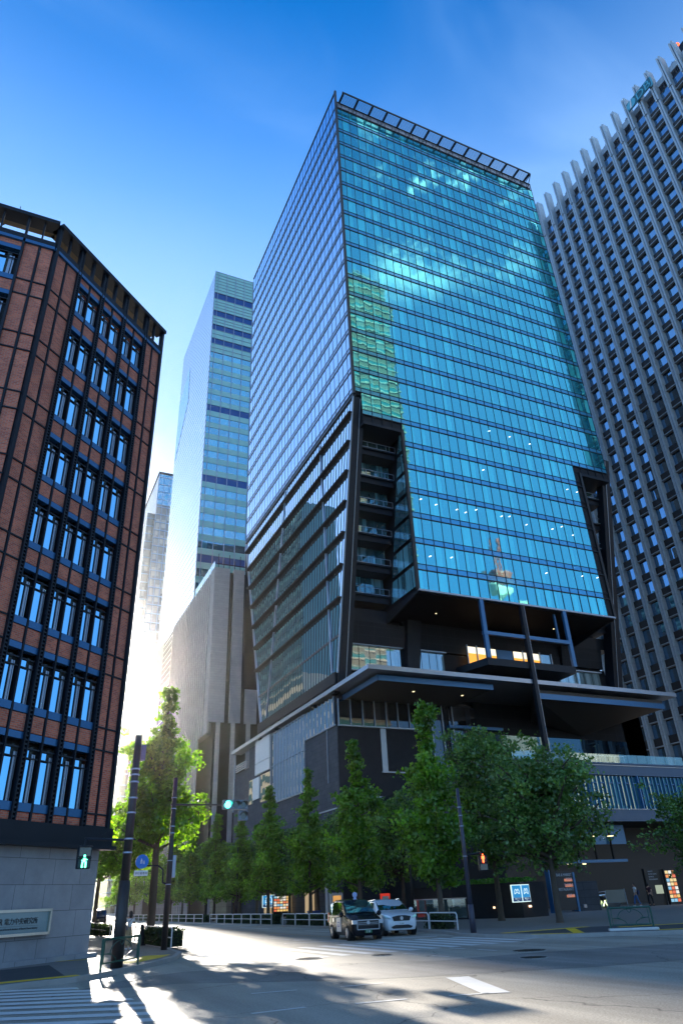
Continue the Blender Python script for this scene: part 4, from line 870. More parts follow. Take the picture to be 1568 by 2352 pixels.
def make_tree(label, kind, seed, H, prof, nbr, nleaf, ls, r0=.17, zlow=2.2, mat='ginkgo', loc=(0, 0, 0), group=None, clump=.42, lean=0):
    rnd = random.Random(seed); t = root('ginkgo_tree' if mat == 'ginkgo' else 'camphor_tree', label, 'tree', loc, group=group)
    tr = MB(); pts = []; n = 9
    for i in range(n + 1):
        u = i / n; pts.append((Vector((math.sin(u * 5 + seed) * .18 * u + lean * u, math.cos(u * 4 + seed) * .15 * u, H * u * .97)), r0 * (1 - u) ** .8 + .015))
    for a, b in zip(pts[:-1], pts[1:]): tr.tube(a[0], b[0], a[1], b[1], 8, False)
    tr.tube((0, 0, -.1), (0, 0, .35), r0 * 1.45, r0 * 1.0, 10, False)
    cr = MB(); tot = 0; br = []
    def axis(z):
        u = max(0, min(.999, z / (H * .97))) * n; i = int(u); return pts[i][0].lerp(pts[i + 1][0], u - i)
    for i in range(nbr):
        u = (i + rnd.random()) / nbr; z = zlow + (H - zlow) * (u ** 1.0) * .97
        rad = prof(z / H) * (.55 + .6 * rnd.random())
        a = i * 2.4 + rnd.random() * .9; base = axis(z)
        rise = rad * (.35 + .35 * rnd.random()) if mat == 'ginkgo' else rad * (.1 + .6 * rnd.random())
        tip = base + Vector((math.cos(a) * rad, math.sin(a) * rad, rise)); mid_ = base.lerp(tip, .5) + Vector((0, 0, -.06 * rad))
        rb = max(.012, .035 * rad); tr.tube(base, mid_, rb, rb * .7, 5, False); tr.tube(mid_, tip, rb * .7, rb * .25, 4, False)
        br.append((base, mid_, tip, rad))
    W_ = sum(b[3] + .35 for b in br)
    for base, mid_, tip, rad in br:
        k = int(nleaf * (rad + .35) / W_)
        nc = max(2, int(k / 34)); cl = []
        for j in range(nc):
            s = .25 + .8 * rnd.random() ** .8; q = (base.lerp(mid_, min(1, s * 2)) if s < .5 else mid_.lerp(tip, (s - .5) * 2))
            cl.append((q + Vector((rnd.gauss(0, .16 * rad + .05), rnd.gauss(0, .16 * rad + .05), rnd.gauss(0, .10 * rad + .05))), clump * (.55 + .7 * rnd.random()) * min(1, .45 + rad * .35)))
        for j in range(k):
            c, r = cl[rnd.randrange(nc)]
            leaf(cr, c + Vector((rnd.gauss(0, r * .55), rnd.gauss(0, r * .55), rnd.gauss(0, r * .42))), ls, rnd)
    tr.build('trunk', M['bark'], t, smooth=True); cr.build('crown', M[mat], t)
    return t
def g_prof(top=.28, w=2.3, seed=0):
    def f(u):
        base = w * (1 - u) ** .75 * min(1, .55 + u * 2.2)
        if u > .70: base = max(top, base * .55)
        return base * (1 + .28 * math.sin(u * 21 + seed))
    return f
GR = 'ginkgo trees in the row along the right kerb'
big = make_tree('tall ginkgo with bright leaves on the right kerb just right of the white car', 'g', 3, 13.4, g_prof(.5, 2.75, 1), 60, 16000, .21, loc=(25.2, 41.3, 0), clump=.5); big['group'] = GR
s1 = make_tree('slim ginkgo with a narrow spire left of the tallest one on the right kerb', 'g', 5, 13.3, g_prof(.34, 2.45, 2), 56, 13000, .21, loc=(25.3, 52.5, 0)); s1['group'] = GR
s2 = make_tree('ginkgo with a knotted thin top, third in the right row', 'g', 8, 12.5, g_prof(.30, 2.4, 4), 52, 12000, .21, loc=(25.3, 62.3, 0)); s2['group'] = GR
for i, (src, y, h, lb) in enumerate(((s1, 73.0, .95, 'ginkgo with a short spire in front of the stair window, fourth in the right row'), (s2, 83, .88, 'ginkgo under the traffic signal, fifth in the right row'), (s1, 94, .92, 'ginkgo sixth in the right row, left of the traffic signal'),
      (s2, 105, .95, 'ginkgo seventh in the right row, darker in the shade'), (s1, 117, .95, 'ginkgo eighth in the right row, getting small'), (s2, 130, 1.0, 'ginkgo ninth in the right row, near the far end'), (s1, 146, 1.0, 'ginkgo tenth in the right row, faded by the haze'), (s2, 165, 1.0, 'furthest ginkgo of the right row'))):
    copy_tree(src, (25.3 + (i % 3) * .2, y, 0), i * 1.3 + .7, lb, scale=(1 + .1 * (i % 2), 1, h))
def r_prof(w):
    def f(u):
        x = (u - .62) / .42; return w * math.sqrt(max(.06, 1 - x * x)) * (1 + .15 * math.sin(u * 17))
    return f
BR = 'broadleaf trees on the plaza'
b1 = make_tree('bushy broadleaf tree with a rounded crown in front of the restaurant signboard', 'b', 12, 8.6, r_prof(3.5), 64, 20000, .19, .18, 3.0, 'camphor', (30.4, 37.0, .1), clump=.50); b1['group'] = BR
b2 = make_tree('dark broadleaf tree behind the bushy one, beside the pedestrian signal', 'b', 15, 11.6, r_prof(3.2), 66, 20000, .20, .2, 3.2, 'camphor', (31.6, 44.3, .1), clump=.50); b2['group'] = BR
copy_tree(b1, (48.6, 40.0, 0), 2.2, 'broadleaf tree cut by the right edge of the picture', scale=(1.1, 1.1, .88))
BK = 'trees in the second row before the podium wall'
for i, (x, y, h, lb) in enumerate(((33, 60, .85, 'dark broadleaf tree behind the white car, close to the podium corner'), (33.5, 70, .82, 'shaded broadleaf tree before the podium wall, second along it'), (33, 79, .80, 'shaded broadleaf tree below the stair window'), (33.5, 89, .78, 'shaded broadleaf tree before the tall glass of the podium'),
      (33, 100, .80, 'shaded broadleaf tree before the translucent wall panels'), (33.5, 112, .80, 'shaded broadleaf tree near the far end of the podium'), (33, 126, .9, 'shaded broadleaf tree beyond the podium'), (33, 142, .95, 'hazy broadleaf tree before the stone block'))):
    c = copy_tree(b2 if i % 2 else b1, (x, y, 0), i * 1.1, lb, scale=(1, 1, h if i % 2 else h * 1.25)); c['group'] = BK
LF = 'ginkgo trees along the left kerb'
l1 = make_tree('tall sunlit ginkgo with yellow-green leaves behind the pedestrian with the shoulder bag', 'g', 21, 15.0, g_prof(.45, 3.3, 0), 70, 17000, .21, .24, 4.8, loc=(9.2, 47.2, 0), clump=.42); l1['group'] = LF
for i, (x, y, h, lb) in enumerate(((9.6, 60, .80, 'sunlit ginkgo with a leaning trunk seen between the two dark poles'), (9.7, 76, .85, 'ginkgo behind the granite corner of the brick building'), (10.2, 96, .9, 'slender backlit ginkgo further down the left kerb'), (10.4, 122, 1, 'pale ginkgo in the haze on the left kerb'), (10.4, 155, 1, 'faintest ginkgo at the far end of the left kerb'))):
    c = copy_tree(l1, (x, y, 0), i * 1.7 + 1, lb, scale=(.8 if i == 0 else .9, .8 if i == 0 else .9, h)); c['group'] = LF
# ---- hedges
def hedge(x, y0, y1, w, z1, seed, lb, grp='clipped hedges along the kerbs'):
    rnd = random.Random(seed); o = root('hedge', lb, 'hedge', (x, (y0 + y1) / 2, .12), group=grp); L = y1 - y0
    m = MB(); m.box(-w / 2 + .12, -L / 2 + .12, 0, w / 2 - .12, L / 2 - .12, z1 - .1); m.build('core', pm('hedge_core', (.012, .02, .008), .9) if 'hc' not in M else M['hc'], o); M['hc'] = bpy.data.materials['hedge_core']
    m = MB()
    for i in range(int(900 * L / 4)):
        f = rnd.random(); y = (rnd.random() - .5) * L
        bulge = 1 + .08 * math.sin(y * 2.7 + seed)
        if f < .35: p = ((rnd.random() - .5) * w, y, z1 * bulge - rnd.random() * .1)
        elif f < .9: p = (-w / 2 + rnd.random() * .12, y, rnd.random() * z1 * bulge)
        else: p = ((rnd.random() - .5) * w, (-1 if rnd.random() < .6 else 1) * (L / 2 - rnd.random() * .1), rnd.random() * z1)
        leaf(m, p, .10, rnd)
    m.build('foliage', M['hedge'], o)
hs_ = [(23.9, 38.3, 40.6), (23.95, 45.5, 48.6), (23.95, 49.4, 53.0), (23.95, 54.0, 58.0), (23.95, 58.8, 63.6), (23.95, 66.5, 71.5), (23.95, 72.6, 78), (23.95, 79, 85), (23.95, 90, 97), (23.95, 98, 106), (23.95, 108, 118), (23.95, 120, 135)]
nm_ = ['hedge at the railing end, right of the white car', 'hedge hidden mostly by the white car', 'hedge right behind the black taxi', 'longest near hedge left of the taxi', 'second hedge left of the taxi', 'third hedge left of the taxi, at the railing gap', 'hedge beyond the railing gap', 'hedge below the timber-coloured block', 'distant hedge in the sun haze', 'next distant hedge along the right kerb', 'small far hedge along the right kerb', 'furthest hedge of the right kerb']
for i, (x, a, b_) in enumerate(hs_): hedge(x, a, b_, .8, .72, i, nm_[i])
hedge(8.9, 39.2, 46, 1.0, .75, 31, 'hedge behind the woman, at the foot of the tall sunlit ginkgo'); hedge(9.0, 62, 74, .9, .7, 32, 'dark hedge beside the granite corner')
# ================================================================ RAILINGS
def rail(x, y0, y1, seg_l, z, mat, lb, r=.035, mids=True):
    o = root('railing', lb, 'railing', (x, y0, .12)); n = max(1, round((y1 - y0) / seg_l)); L = (y1 - y0) / n
    for i in range(n):
        m = MB(); a, b_ = i * L + .06, (i + 1) * L - .06
        m.path([(0, a, 0), (0, a, z - .1), (0, a + .1, z), (0, b_ - .1, z), (0, b_, z - .1), (0, b_, 0)], r, 8)
        if mids: m.tube((0, a, z * .5), (0, b_, z * .5), r * .8)
        m.build('rail_section', mat, o)
rail(23.35, 36.7, 63.8, 3.0, .80, M['white'], 'white tubular kerb railing behind the taxi and the white car')
rail(23.35, 66.5, 87, 3.0, .80, M['white'], 'white tubular kerb railing beyond the gap under the trees')
rail(23.35, 90, 150, 4.0, .80, M['white'], 'far white kerb railing in bright sun haze')
rail(8.55, 38.5, 58, 3.0, .82, M['white'], 'white railing on the left kerb behind the woman', .03)
rail(8.55, 60, 90, 3.0, .82, M['steel'], 'thin railing on the left kerb beside the granite corner', .025)
def barrier(a, b_, lb, z0=.12):
    a = Vector(a); b_ = Vector(b_); d = b_ - a; L = d.length; o = root('pedestrian_barrier', lb, 'barrier', (a.x, a.y, z0), math.atan2(d.y, d.x), 'green pedestrian barriers')
    gm = M.setdefault('gp', pm('green_paint', (.015, .085, .06), .35, var=.15, ns=4)); h = .86
    m = MB(); m.tube((0, 0, 0), (0, 0, h), .04); m.build('post', gm, o); m = MB(); m.tube((L, 0, 0), (L, 0, h), .04); m.build('post', gm, o)
    m = MB(); m.tube((0, 0, h), (L, 0, h), .04); m.tube((.06, 0, .22), (L - .06, 0, .22), .025); m.tube((.12, 0, .22), (.12, 0, h - .02), .018); m.tube((L - .12, 0, .22), (L - .12, 0, h - .02), .018); m.build('frame', gm, o)
    m = MB(); q = []
    for i in range(13): t = math.pi * i / 12; q.append((L * .5 - L * .30 * math.cos(t), 0, .45 + .36 * math.sin(t)))
    m.path(q, .016); q = []
    for i in range(9): t = math.pi / 2 * i / 8; q.append((.12 + L * .33 * math.sin(t), 0, .22 + .25 * math.cos(t)))
    m.path(q, .016); m.path([(L - p[0], 0, p[2]) for p in q], .016)
    for i in range(9): pass
    m.path([(L * .44, 0, h), (L * .46, 0, h - .14), (L * .5, 0, h - .19), (L * .54, 0, h - .14), (L * .56, 0, h)], .014)
    m.tube((.12, 0, .47), (.12 + L * .2, 0, .47), .014); m.tube((L - .12, 0, .47), (L - .12 - L * .2, 0, .47), .014)
    m.build('ornament', gm, o)
barrier((3.75, 26.6), (5.25, 28.65), 'green pedestrian barrier round the foot of the near dark pole, left')
barrier((25.0, 27.15), (26.4, 26.1), 'green pedestrian barrier on a white plinth at the right corner')
m = MB(); m.extr([(24.75, 27.0, .12), (26.35, 25.75, .12), (26.55, 26.05, .12), (24.95, 27.3, .12)], (0, 0, .10)); tag(m.build('plinth', M['paint'], bevel=.03), 'low white concrete plinth under the right green barrier', 'plinth')
# ================================================================ POLES AND SIGNALS
ped_g = em('green_signal', (.10, 1.0, .55), 2.2); ped_r = em('red_signal', (1, .08, .02), 2.5); sg = em('green_lamp', (.05, 1.0, .75), 3.0)
lens = pm('dark_lens', (.05, .04, .02), .15, var=.6, ns=14, coat=1)
browns = pm('dark_brown_pole', (.035, .027, .025), .45, var=.25, ns=3)
def man(m, walking, s, o, xo=0, zo=0):   # pictogram in the xz plane
    bxs = [(-.05, .33, .05, .43), (-.07, .08, .07, .31)] + ([(-.15, .14, -.07, .18), (.07, .18, .16, .22), (-.13, -.2, -.05, .1), (.04, -.2, .13, .1)] if walking else [(-.12, .06, -.08, .3), (.08, .06, .12, .3), (-.07, -.2, -.01, .1), (.01, -.2, .07, .1)])
    for x0, z0, x1, z1 in bxs: m.box(xo + x0 * s, -o - .006, zo + z0 * s, xo + x1 * s, -o, zo + z1 * s)
def ped_signal(lb, loc, rz, green):
    o = root('pedestrian_signal', lb, 'traffic signal', loc, rz)
    m = MB(); m.box(-.23, -.10, -.36, .23, .10, .36); m.build('housing', M['steel'], o, bevel=.03)
    m = MB(); m.box(-.19, -.115, .03, .19, -.10, .32); m.build('upper_lens', lens if green else pm('red_lens', (.10, .01, .01), .3), o)
    m = MB(); m.box(-.19, -.115, -.32, .19, -.10, -.03); m.build('lower_lens', pm('green_lens', (.01, .06, .045), .3) if green else lens, o)
    m = MB(); man(m, green, .62, .117, 0, -.20 if green else .14); m.build('walking_figure' if green else 'standing_figure', ped_g if green else ped_r, o)
    m = MB()
    for z in (.34, -.01): m.extr([(-.22, -.1, z), (.22, -.1, z), (.22, -.26, z - .03), (-.22, -.26, z - .03)], (0, 0, .012))
    m.build('hood', M['black'], o)
P1 = root('signal_pole', 'thick dark brown signal pole with a grey box near its top, left foreground', 'pole', (4.45, 28.0, .12))
m = MB(); m.tube((0, 0, 0), (0, 0, 2.55), .20, .19, 14); m.tube((0, 0, 2.5), (0, 0, 7.45), .155, .125, 14); m.build('shaft', browns, P1, smooth=True)
m = MB(); m.box(.12, -.12, 6.55, .3, .12, 7.1); m.build('box', pm('grey_box', (.10, .11, .14), .5), P1)
m = MB(); m.tube((0, 0, 3.83), (-1.45, 0, 3.85), .035); m.tube((.25, 0, 3.84), (-1.5, .0, 3.90), .02); m.tube((-1.45, 0, 3.86), (-1.5, 0, 3.5), .03); m.tube((0, 0, 4.7), (-.9, .1, 4.0), .008); m.build('arm', M['mull'], P1)
m = MB()
for z in (6.2, 6.0, 5.75, 5.2, 4.7, 3.84, 3.4): m.tube((0, 0, z), (0, 0, z + .05), .17, .17, 12)
m.build('strap', M['lmull'], P1)
ped_signal('pedestrian signal with a lit green walking figure hanging from the near dark pole', (3.0, 28.0, 3.42), R(6), True)
P2 = root('signal_pole', 'dark pole carrying the horizontal traffic signal arm on the left kerb', 'pole', (7.93, 37.2, .12))
m = MB(); m.tube((0, 0, 0), (0, 0, 7.35), .14, .10, 12); m.build('shaft', browns, P2, smooth=True)
m = MB(); m.tube((-.15, 0, 6.1), (2.5, 0, 6.12), .05, .04); m.tube((0, 0, 3.9), (0.05, -.1, 5.4), .02); m.build('arm', browns, P2)
m = MB(); m.path([(-.05, 0, 2.62), (-.28, 0, 2.7), (-.3, 0, 3.25), (-.55, 0, 3.42), (-1.15, 0, 3.42)], .035); m.build('sign_arm', M['steel'], P2)
m = MB(); m.box(.12, -.06, 2.9, .28, .06, 3.85); m.build('side_signal', M['fascia'], P2, bevel=.02)
m = MB()
for z in (6.4, 5.9, 4.8, 3.6, 2.6, 5.1): m.tube((0, 0, z), (0, 0, z + .04), .135, .135, 12)
m.build('strap', M['lmull'], P2)
TS = root('traffic_signal', 'horizontal three-lamp traffic signal showing green with a small arrow lamp below', 'traffic signal', (11.02, 37.1, 6.23))
m = MB(); m.box(-.66, -.12, -.23, .66, .10, .23); m.build('housing', pm('signal_grey', (.16, .20, .25), .4), TS, bevel=.04)
m = MB(); m.box(.16, -.12, -.75, .66, .10, -.27); m.build('arrow_housing', bpy.data.materials['signal_grey'], TS, bevel=.04)
for i, (x, z) in enumerate(((-.42, 0), (0, 0), (.42, 0), (.42, -.51))):
    m = MB(); m.tube((x, -.13, z), (x, -.11, z), .17, .17, 20); m.build('lamp', sg if i == 0 else lens, TS)
    m = MB()
    for k in range(12):
        a0, a1 = math.pi * (.0 + k / 12), math.pi * (k + 1) / 12
        m.quad((x + .19 * math.cos(a0), -.12, z + .19 * math.sin(a0)), (x + .19 * math.cos(a1), -.12, z + .19 * math.sin(a1)), (x + .19 * math.cos(a1), -.38, z + .17 * math.sin(a1)), (x + .19 * math.cos(a0), -.38, z + .17 * math.sin(a0)))
    m.build('visor', M['black'], TS)
BS = root('road_sign', 'round blue pedestrian sign above a small white plate on a curved bracket', 'sign', (6.6, 37.1, 3.72))
m = MB(); m.tube((0, -.03, 0), (0, 0, 0), .30, .30, 28); m.build('disc', pm('sign_blue', (.01, .16, .60), .35, var=.05), BS)
m = MB(); m.tube((0, -.035, 0), (0, -.03, 0), .302, .302, 28, False); man(m, True, .34, .035, -.03, -.02); man(m, True, .24, .035, .09, -.06); m.build('pictogram', M['white'], BS)
m = MB(); m.box(-.32, -.03, -.60, .30, -.01, -.37); m.build('plate', M['white'], BS)
text('letters', '歩行者専用', .115, ink, BS, (-.29, -.035, -.53), (1, 0, 0), world=False, ext=.002)
P3 = root('signal_pole', 'dark slate signal pole at the right corner with the red pedestrian signal', 'pole', (21.95, 33.2, .12))
m = MB(); m.tube((0, 0, 0), (0, 0, 1.2), .15, .14, 12); m.tube((0, 0, 1.2), (0, 0, 6.55), .115, .085, 12); m.build('shaft', pm('slate_pole', (.05, .05, .075), .4, var=.2), P3, smooth=True)
m = MB(); m.tube((0, 0, 3.36), (1.0, 0, 3.46), .05); m.tube((0, 0, 4.3), (1.0, 0, 3.5), .01, .01); m.tube((1.0, 0, 3.5), (1.0, 0, 3.25), .04); m.build('arm', M['mull'], P3)
m = MB()
for z in (5.6, 5.2, 4.7, 3.3): m.tube((0, 0, z), (0, 0, z + .05), .12, .12, 12)
m.build('strap', M['lmull'], P3)
ped_signal('pedestrian signal showing red on the slate pole at the right corner', (22.98, 33.2, 3.12), R(-14), False)
for x, y, h, lb in ((25.0, 82.5, 7.2, 'thin brown lamp post rising among the trees under the traffic signal'), (26.8, 47.5, 5.2, 'thin dark post between the white car and the tallest kerb ginkgo')):
    o = root('lamp_post', lb, 'lamp post', (x, y, .12)); m = MB(); m.tube((0, 0, 0), (0, 0, h), .09, .06, 10); m.build('shaft', browns, o, smooth=True); m = MB(); m.tube((0, 0, 0), (0, 0, .5), .14, .12, 10); m.build('base', browns, o)
# bollard and small utility stub left
o = root('traffic_cone', 'dark tapered stub post beside the left hedge', 'bollard', (8.0, 43.2, .12)); m = MB(); m.tube((0, 0, 0), (0, 0, .95), .17, .08, 10); m.build('body', M['fin'], o); m = MB(); m.box(-.2, -.2, 0, .2, .2, .06); m.build('foot', M['fin'], o); o.name = 'bollard'
# manholes
def grate(x, y, r, lb):
    o = root('manhole_cover', lb, 'manhole cover', (x, y, .006)); m = MB(); m.tube((0, 0, -.02), (0, 0, .008), r, r, 24); m.build('rim', M['kerb'], o)
    m = MB(); k = 0
    for i in range(-5, 6):
        for j in range(-5, 6):
            px, py = i * r / 5.6 + (j % 2) * r / 11, j * r / 5.6
            if px * px + py * py < (r * .86) ** 2: m.box(px - r * .055, py - r * .06, .009, px + r * .055, py + r * .06, .018)
    m.build('stud', M['black'], o)
grate(17.3, 22.9, .62, 'larger studded manhole cover in the shade, centre right of the crossing'); grate(15.6, 22.5 - 2.0, .45, 'smaller studded manhole cover nearer the viewer, right'); grate(10.9, 27.1 - .0, .5, 'pale manhole cover at the sunlit end of the crossing stripes'); grate(13.3, 29.9 - 3.8, .4, 'faint manhole cover just before the crossing, centre')
# ================================================================ PLAZA FURNITURE
def panel_sign(name, lb, cat, loc, rz, w, h, z, mat_face, frame_mat, post=True):
    o = root(name, lb, cat, loc, rz); m = MB(); m.box(-w / 2 - .05, 0, z - .05, w / 2 + .05, .14, z + h + .05); m.build('case', frame_mat, o)
    m = MB(); m.box(-w / 2, -.01, z, w / 2, 0, z + h); m.build('face', mat_face, o)
    if post: m = MB(); m.box(-w / 2 - .05, .02, 0, w / 2 + .05, .12, z - .05); m.build('stand', M['black'], o)
    return o
wl_ = root('plaza_wall', 'dark granite plaza wall with the two blue subway signs', 'wall', (36, 48, 0), 0)
m = MB(); m.extr([(33.0, 52.3, 0), (35.2, 46.6, 0), (38.2, 47.6, 0), (37.8, 58, 0), (34, 60, 0)], (0, 0, 2.35)); m.build('wall', M['dstone'], wl_, True)
for q in ((33.5, 51.0), (34.3, 48.9), (35.9, 46.8)): m = MB(); m.box(q[0] - .04, q[1] - .12, .75, q[0] + .14, q[1] - .02, .87); m.build('wall_light', em('wall_light', (1, .6, .35), .9), wl_, True)
rnd = random.Random(5); m = MB()
for i in range(2600): leaf(m, (33.3 + rnd.random() * 4.2, 47.4 + rnd.random() * 6, 2.42 + rnd.random() * .25), .14, rnd)
tag(m.build('ground_cover', leafmat('bright_ground_cover', (.04, .16, .01), (.09, .28, .02), .3)), 'bright green planting along the top of the dark plaza wall', 'planting', kind='stuff')
sblue = em('subway_blue', (.02, .22, .50), .30); navy = em('subway_navy', (.01, .04, .16), .2); sw = em('sign_white', (.65, .85, .85), .32)
def metro(lb, loc, rz, w, h, z):
    o = root('subway_sign', lb, 'sign', loc, rz, 'illuminated blue subway signs'); m = MB(); m.box(-w / 2 - .04, 0, z - .05, w / 2 + .04, .12, z + h + .05); m.build('case', sw, o)
    m = MB(); m.box(-w / 2, -.012, z + h * .24, w / 2, 0, z + h); m.build('blue_face', sblue, o)
    m = MB(); m.box(-w / 2, -.012, z, w / 2, 0, z + h * .235); m.build('navy_band', navy, o)
    m = MB(); c = z + h * .62; s = w * .27
    q = [(-1, -.8), (-.95, .1), (-.62, .75), (-.3, .72), (0, 0), (.3, .72), (.62, .75), (.95, .1), (1, -.8), (.55, -.55), (0, -.2), (-.55, -.55), (-1, -.8)]
    for a, b2 in zip(q[:-1], q[1:]): m.bar((a[0] * s, -.016, c + a[1] * s), (b2[0] * s, -.016, c + b2[1] * s), s * .2, .006, (0, 1, 0))
    m.build('emblem', sw, o)
    text('letters', '東京メトロ', w * .12, sw, o, (0, -.02, z + h * .13), (1, 0, 0), world=False, ext=.002, align='CENTER'); text('letters', 'Subway', w * .08, sw, o, (0, -.02, z + h * .05), (1, 0, 0), world=False, ext=.002, align='CENTER')
metro('left and slightly narrower of the two blue subway signs on the dark plaza wall', (34.55, 46.2, 0), R(-4), .72, 1.0, 1.15)
metro('right and slightly wider of the two blue subway signs on the dark plaza wall', (35.45, 46.35, 0), R(14), .82, 1.0, 1.15)
metro('small distant subway sign glowing below the trees left of the taxi', (34, 98, 0), R(0), 1.6, 1.3, 1.3)
o = root('signboard', 'black restaurant direction board behind the bushy broadleaf tree', 'signboard', (43.6, 51.9, 0), R(8)); m = MB(); m.box(-1.25, 0, .25, 1.25, .3, 3.1); m.build('board', M['black'], o)
m = MB(); m.box(-1.55, -.05, 0, -1.27, .4, 3.2); m.build('side_post', M['bluesteel'], o); m = MB(); m.box(1.27, -.05, 0, 1.5, .4, 3.0); m.build('side_post', M['bluesteel'], o)
for i, (s, z) in enumerate((('BAR & MARKET', 2.72), ('KIOSK', 2.40), ('SHOPS &', 1.98), ('RESTAURANTS', 1.66), ('/B2F \u2192', 1.22))):
    text('letters', s, .30, pm('board_white', (.5, .55, .6), .5) if 'bw' not in M else M['bw'], o, (1.15, -.02, z), (1, 0, 0), world=False, ext=.005, align='RIGHT', sx=.9); M['bw'] = bpy.data.materials['board_white']
ls_ = em('light_strip', (1.0, .35, .18), .12)
for z in (2.33, 1.93, 1.17): m = MB(); m.box(.2, -.01, z, 1.15, 0, z + .2); m.build('light_strip', ls_, o)
o = root('plaza_block', 'low dark stone block beside the restaurant board', 'block', (46.3, 52.5, 0)); m = MB(); m.extr([(-.9, .2, 0), (.9, -.6, 0), (1.2, 1.0, 0), (-.6, 1.4, 0)], (0, 0, 2.3)); m.build('body', M['pstone'], o); m = MB(); m.box(-.5, -.12, .35, -.1, .1, .6); m.build('notice', M['fascia'], o)
def menu(lb, loc, rz, cols, rows, cw_, chh, z):
    o = root('menu_board', lb, 'menu board', loc, rz, 'lit restaurant menu boards'); w = cols * cw_; m = MB(); m.box(-w / 2 - .1, 0, 0, w / 2 + .1, .25, z + rows * chh + .1); m.build('case', M['black'], o)
    rr = random.Random(cols * 7 + rows)
    pal = [(1, .75, .35), (.95, .9, .8), (1, .35, .12), (.9, .2, .1), (.3, .6, .8), (.95, .6, .2), (1, .95, .85)]
    ms_ = [em('menu_light_%s' % 'abcdefg'[i], c, .22) for i, c in enumerate(pal)] if 'ml' not in M else M['ml']; M['ml'] = ms_
    for i in range(cols):
        for j in range(rows):
            m = MB(); x = -w / 2 + i * cw_; zz = z + j * chh; m.box(x + .03, -.012, zz + .04, x + cw_ - .03, 0, zz + chh - .04); m.build('menu_picture', ms_[rr.randrange(7)], o)
menu('menu board with a lit grid of dish pictures at the right end of the plaza', (58.6, 54.5, 0), R(-4), 3, 8, .40, .33, .3)
menu('distant lit menu board beside the small subway sign under the trees', (35.6, 97.6, 0), 0, 5, 6, .42, .30, .7)
o = root('information_kiosk', 'black information kiosk with a small lit screen beside the menu board', 'kiosk', (56.9, 54.9, 0), R(-4)); m = MB(); m.box(-1.0, 0, 0, .95, .3, 3.15); m.build('body', M['black'], o)
m = MB(); m.box(-.1, -.02, 1.05, .75, 0, 1.75); m.build('screen', em('kiosk_screen', (.55, .62, .45), .15), o)
for i, s in enumerate(('MARKET', 'FLOOR GUIDE', 'SHOPS &', 'RESTAURANTS')): text('letters', s, .15, M['bw'], o, (-.6, -.02, 2.85 - i * .22), (1, 0, 0), world=False, ext=.004)
o = root('escalator', 'curved steel and glass escalator mouth glowing under the dark overhang', 'escalator', (50.5, 56, 0)); stl = pm('polished_steel', (.5, .52, .5), .12, metal=.95)
m = MB()
for i in range(10): a = math.pi * i / 9; m.tube((-2.2 + i * .02, 0, .55), (-2.2, -.0, .56), .01)
m = MB(); q = [(-3.0 + .0, 0, .25), (-2.6, 0, .75), (-1.8, 0, 1.05), (2.2, .4, 1.15), (2.7, .4, .9), (2.9, .4, .4)]; m.path(q, .12, 8); m.path([(x, y + 1.1, z) for x, y, z in q], .12, 8); m.build('handrail', stl, o)
m = MB(); m.tube((.9, .3, .55), (2.6, .5, .6), .62, .62, 18); m.build('drum', stl, o)
m = MB(); m.box(-2.8, .2, .2, 2.6, .3, .75); m.build('balustrade', glassf('balustrade_glass', (.8, .9, .7), (.35, .40, .28), refl=.3, tilt=.1), o)
for i in range(6): m = MB(); m.tube((-2.5 + i * .8, -.02, .3 + (i % 2) * .2), (-2.2 + i * .8, -.02, .8), .035); m.build('strip_light', em('warm_strip', (.9, 1.0, .6), 1.2) if i == 0 else bpy.data.materials['warm_strip'], o)
o = root('glass_screen', 'grey glass screen panel before the escalator', 'screen', (50.6, 53.6, 0), R(-5)); m = MB(); m.box(-1.0, 0, .55, 1.05, .04, 1.55); m.build('pane', pm('grey_screen', (.12, .16, .18), .2, metal=.2), o); m = MB(); m.tube((1.1, 0, 0), (1.0, 0, 1.6), .04); m.tube((-3, 0, 1.35), (-1, 0, 1.45), .03); m.tube((-1.05, 0, 0), (-1.05, 0, 1.5), .03); m.build('post', M['fascia'], o)
# items seen under the trees
o = root('guide_post', 'tall white direction post with a teal flag sign by the taxi', 'sign', (29.9, 69.4, .12)); m = MB(); m.box(-.12, 0, 0, .1, .15, 3.1); m.build('post', M['white'], o); m = MB(); m.box(.12, 0, 2.55, .62, .1, 3.1); m.build('flag', pm('teal_flag', (.02, .16, .15), .4), o); text('letters', 'i', .34, M['white'], o, (.33, -.02, 2.7), (1, 0, 0), world=False)
o = root('lit_display_case', 'white framed display case with warm light inside, left of the taxi roof', 'display case', (31.2, 70, .12)); m = MB(); m.box(-.62, 0, 0, .62, .5, 2.25); m.build('case', M['white'], o); m = MB(); m.box(-.42, -.02, .15, .42, 0, 2.0); m.build('lit_panel', em('warm_panel', (1.0, .5, .15), .16), o)
o = root('litter_bin', 'blue bin behind the railing left of the taxi', 'bin', (27.4, 66.6, .12)); m = MB(); m.extr([(-.45, -.35, 0), (.45, -.35, 0), (.5, .35, 0), (-.5, .35, 0)], (0, 0, .8)); m.build('body', pm('bin_blue', (.01, .07, .30), .4), o); m = MB(); m.box(-.55, -.4, .8, .55, .4, .88); m.build('lid', bpy.data.materials['bin_blue'], o)
o = root('advertising_stand', 'small red framed poster stand behind the white car', 'sign', (30.3, 58.2, .12)); m = MB(); m.box(-.42, 0, .1, .42, .12, 1.95); m.build('frame', em('red_frame', (1, .06, .03), .12), o); m = MB(); m.box(-.3, -.02, .5, .3, 0, 1.75); m.build('poster', pm('poster', (.55, .6, .55), .5, var=.4, ns=6), o)
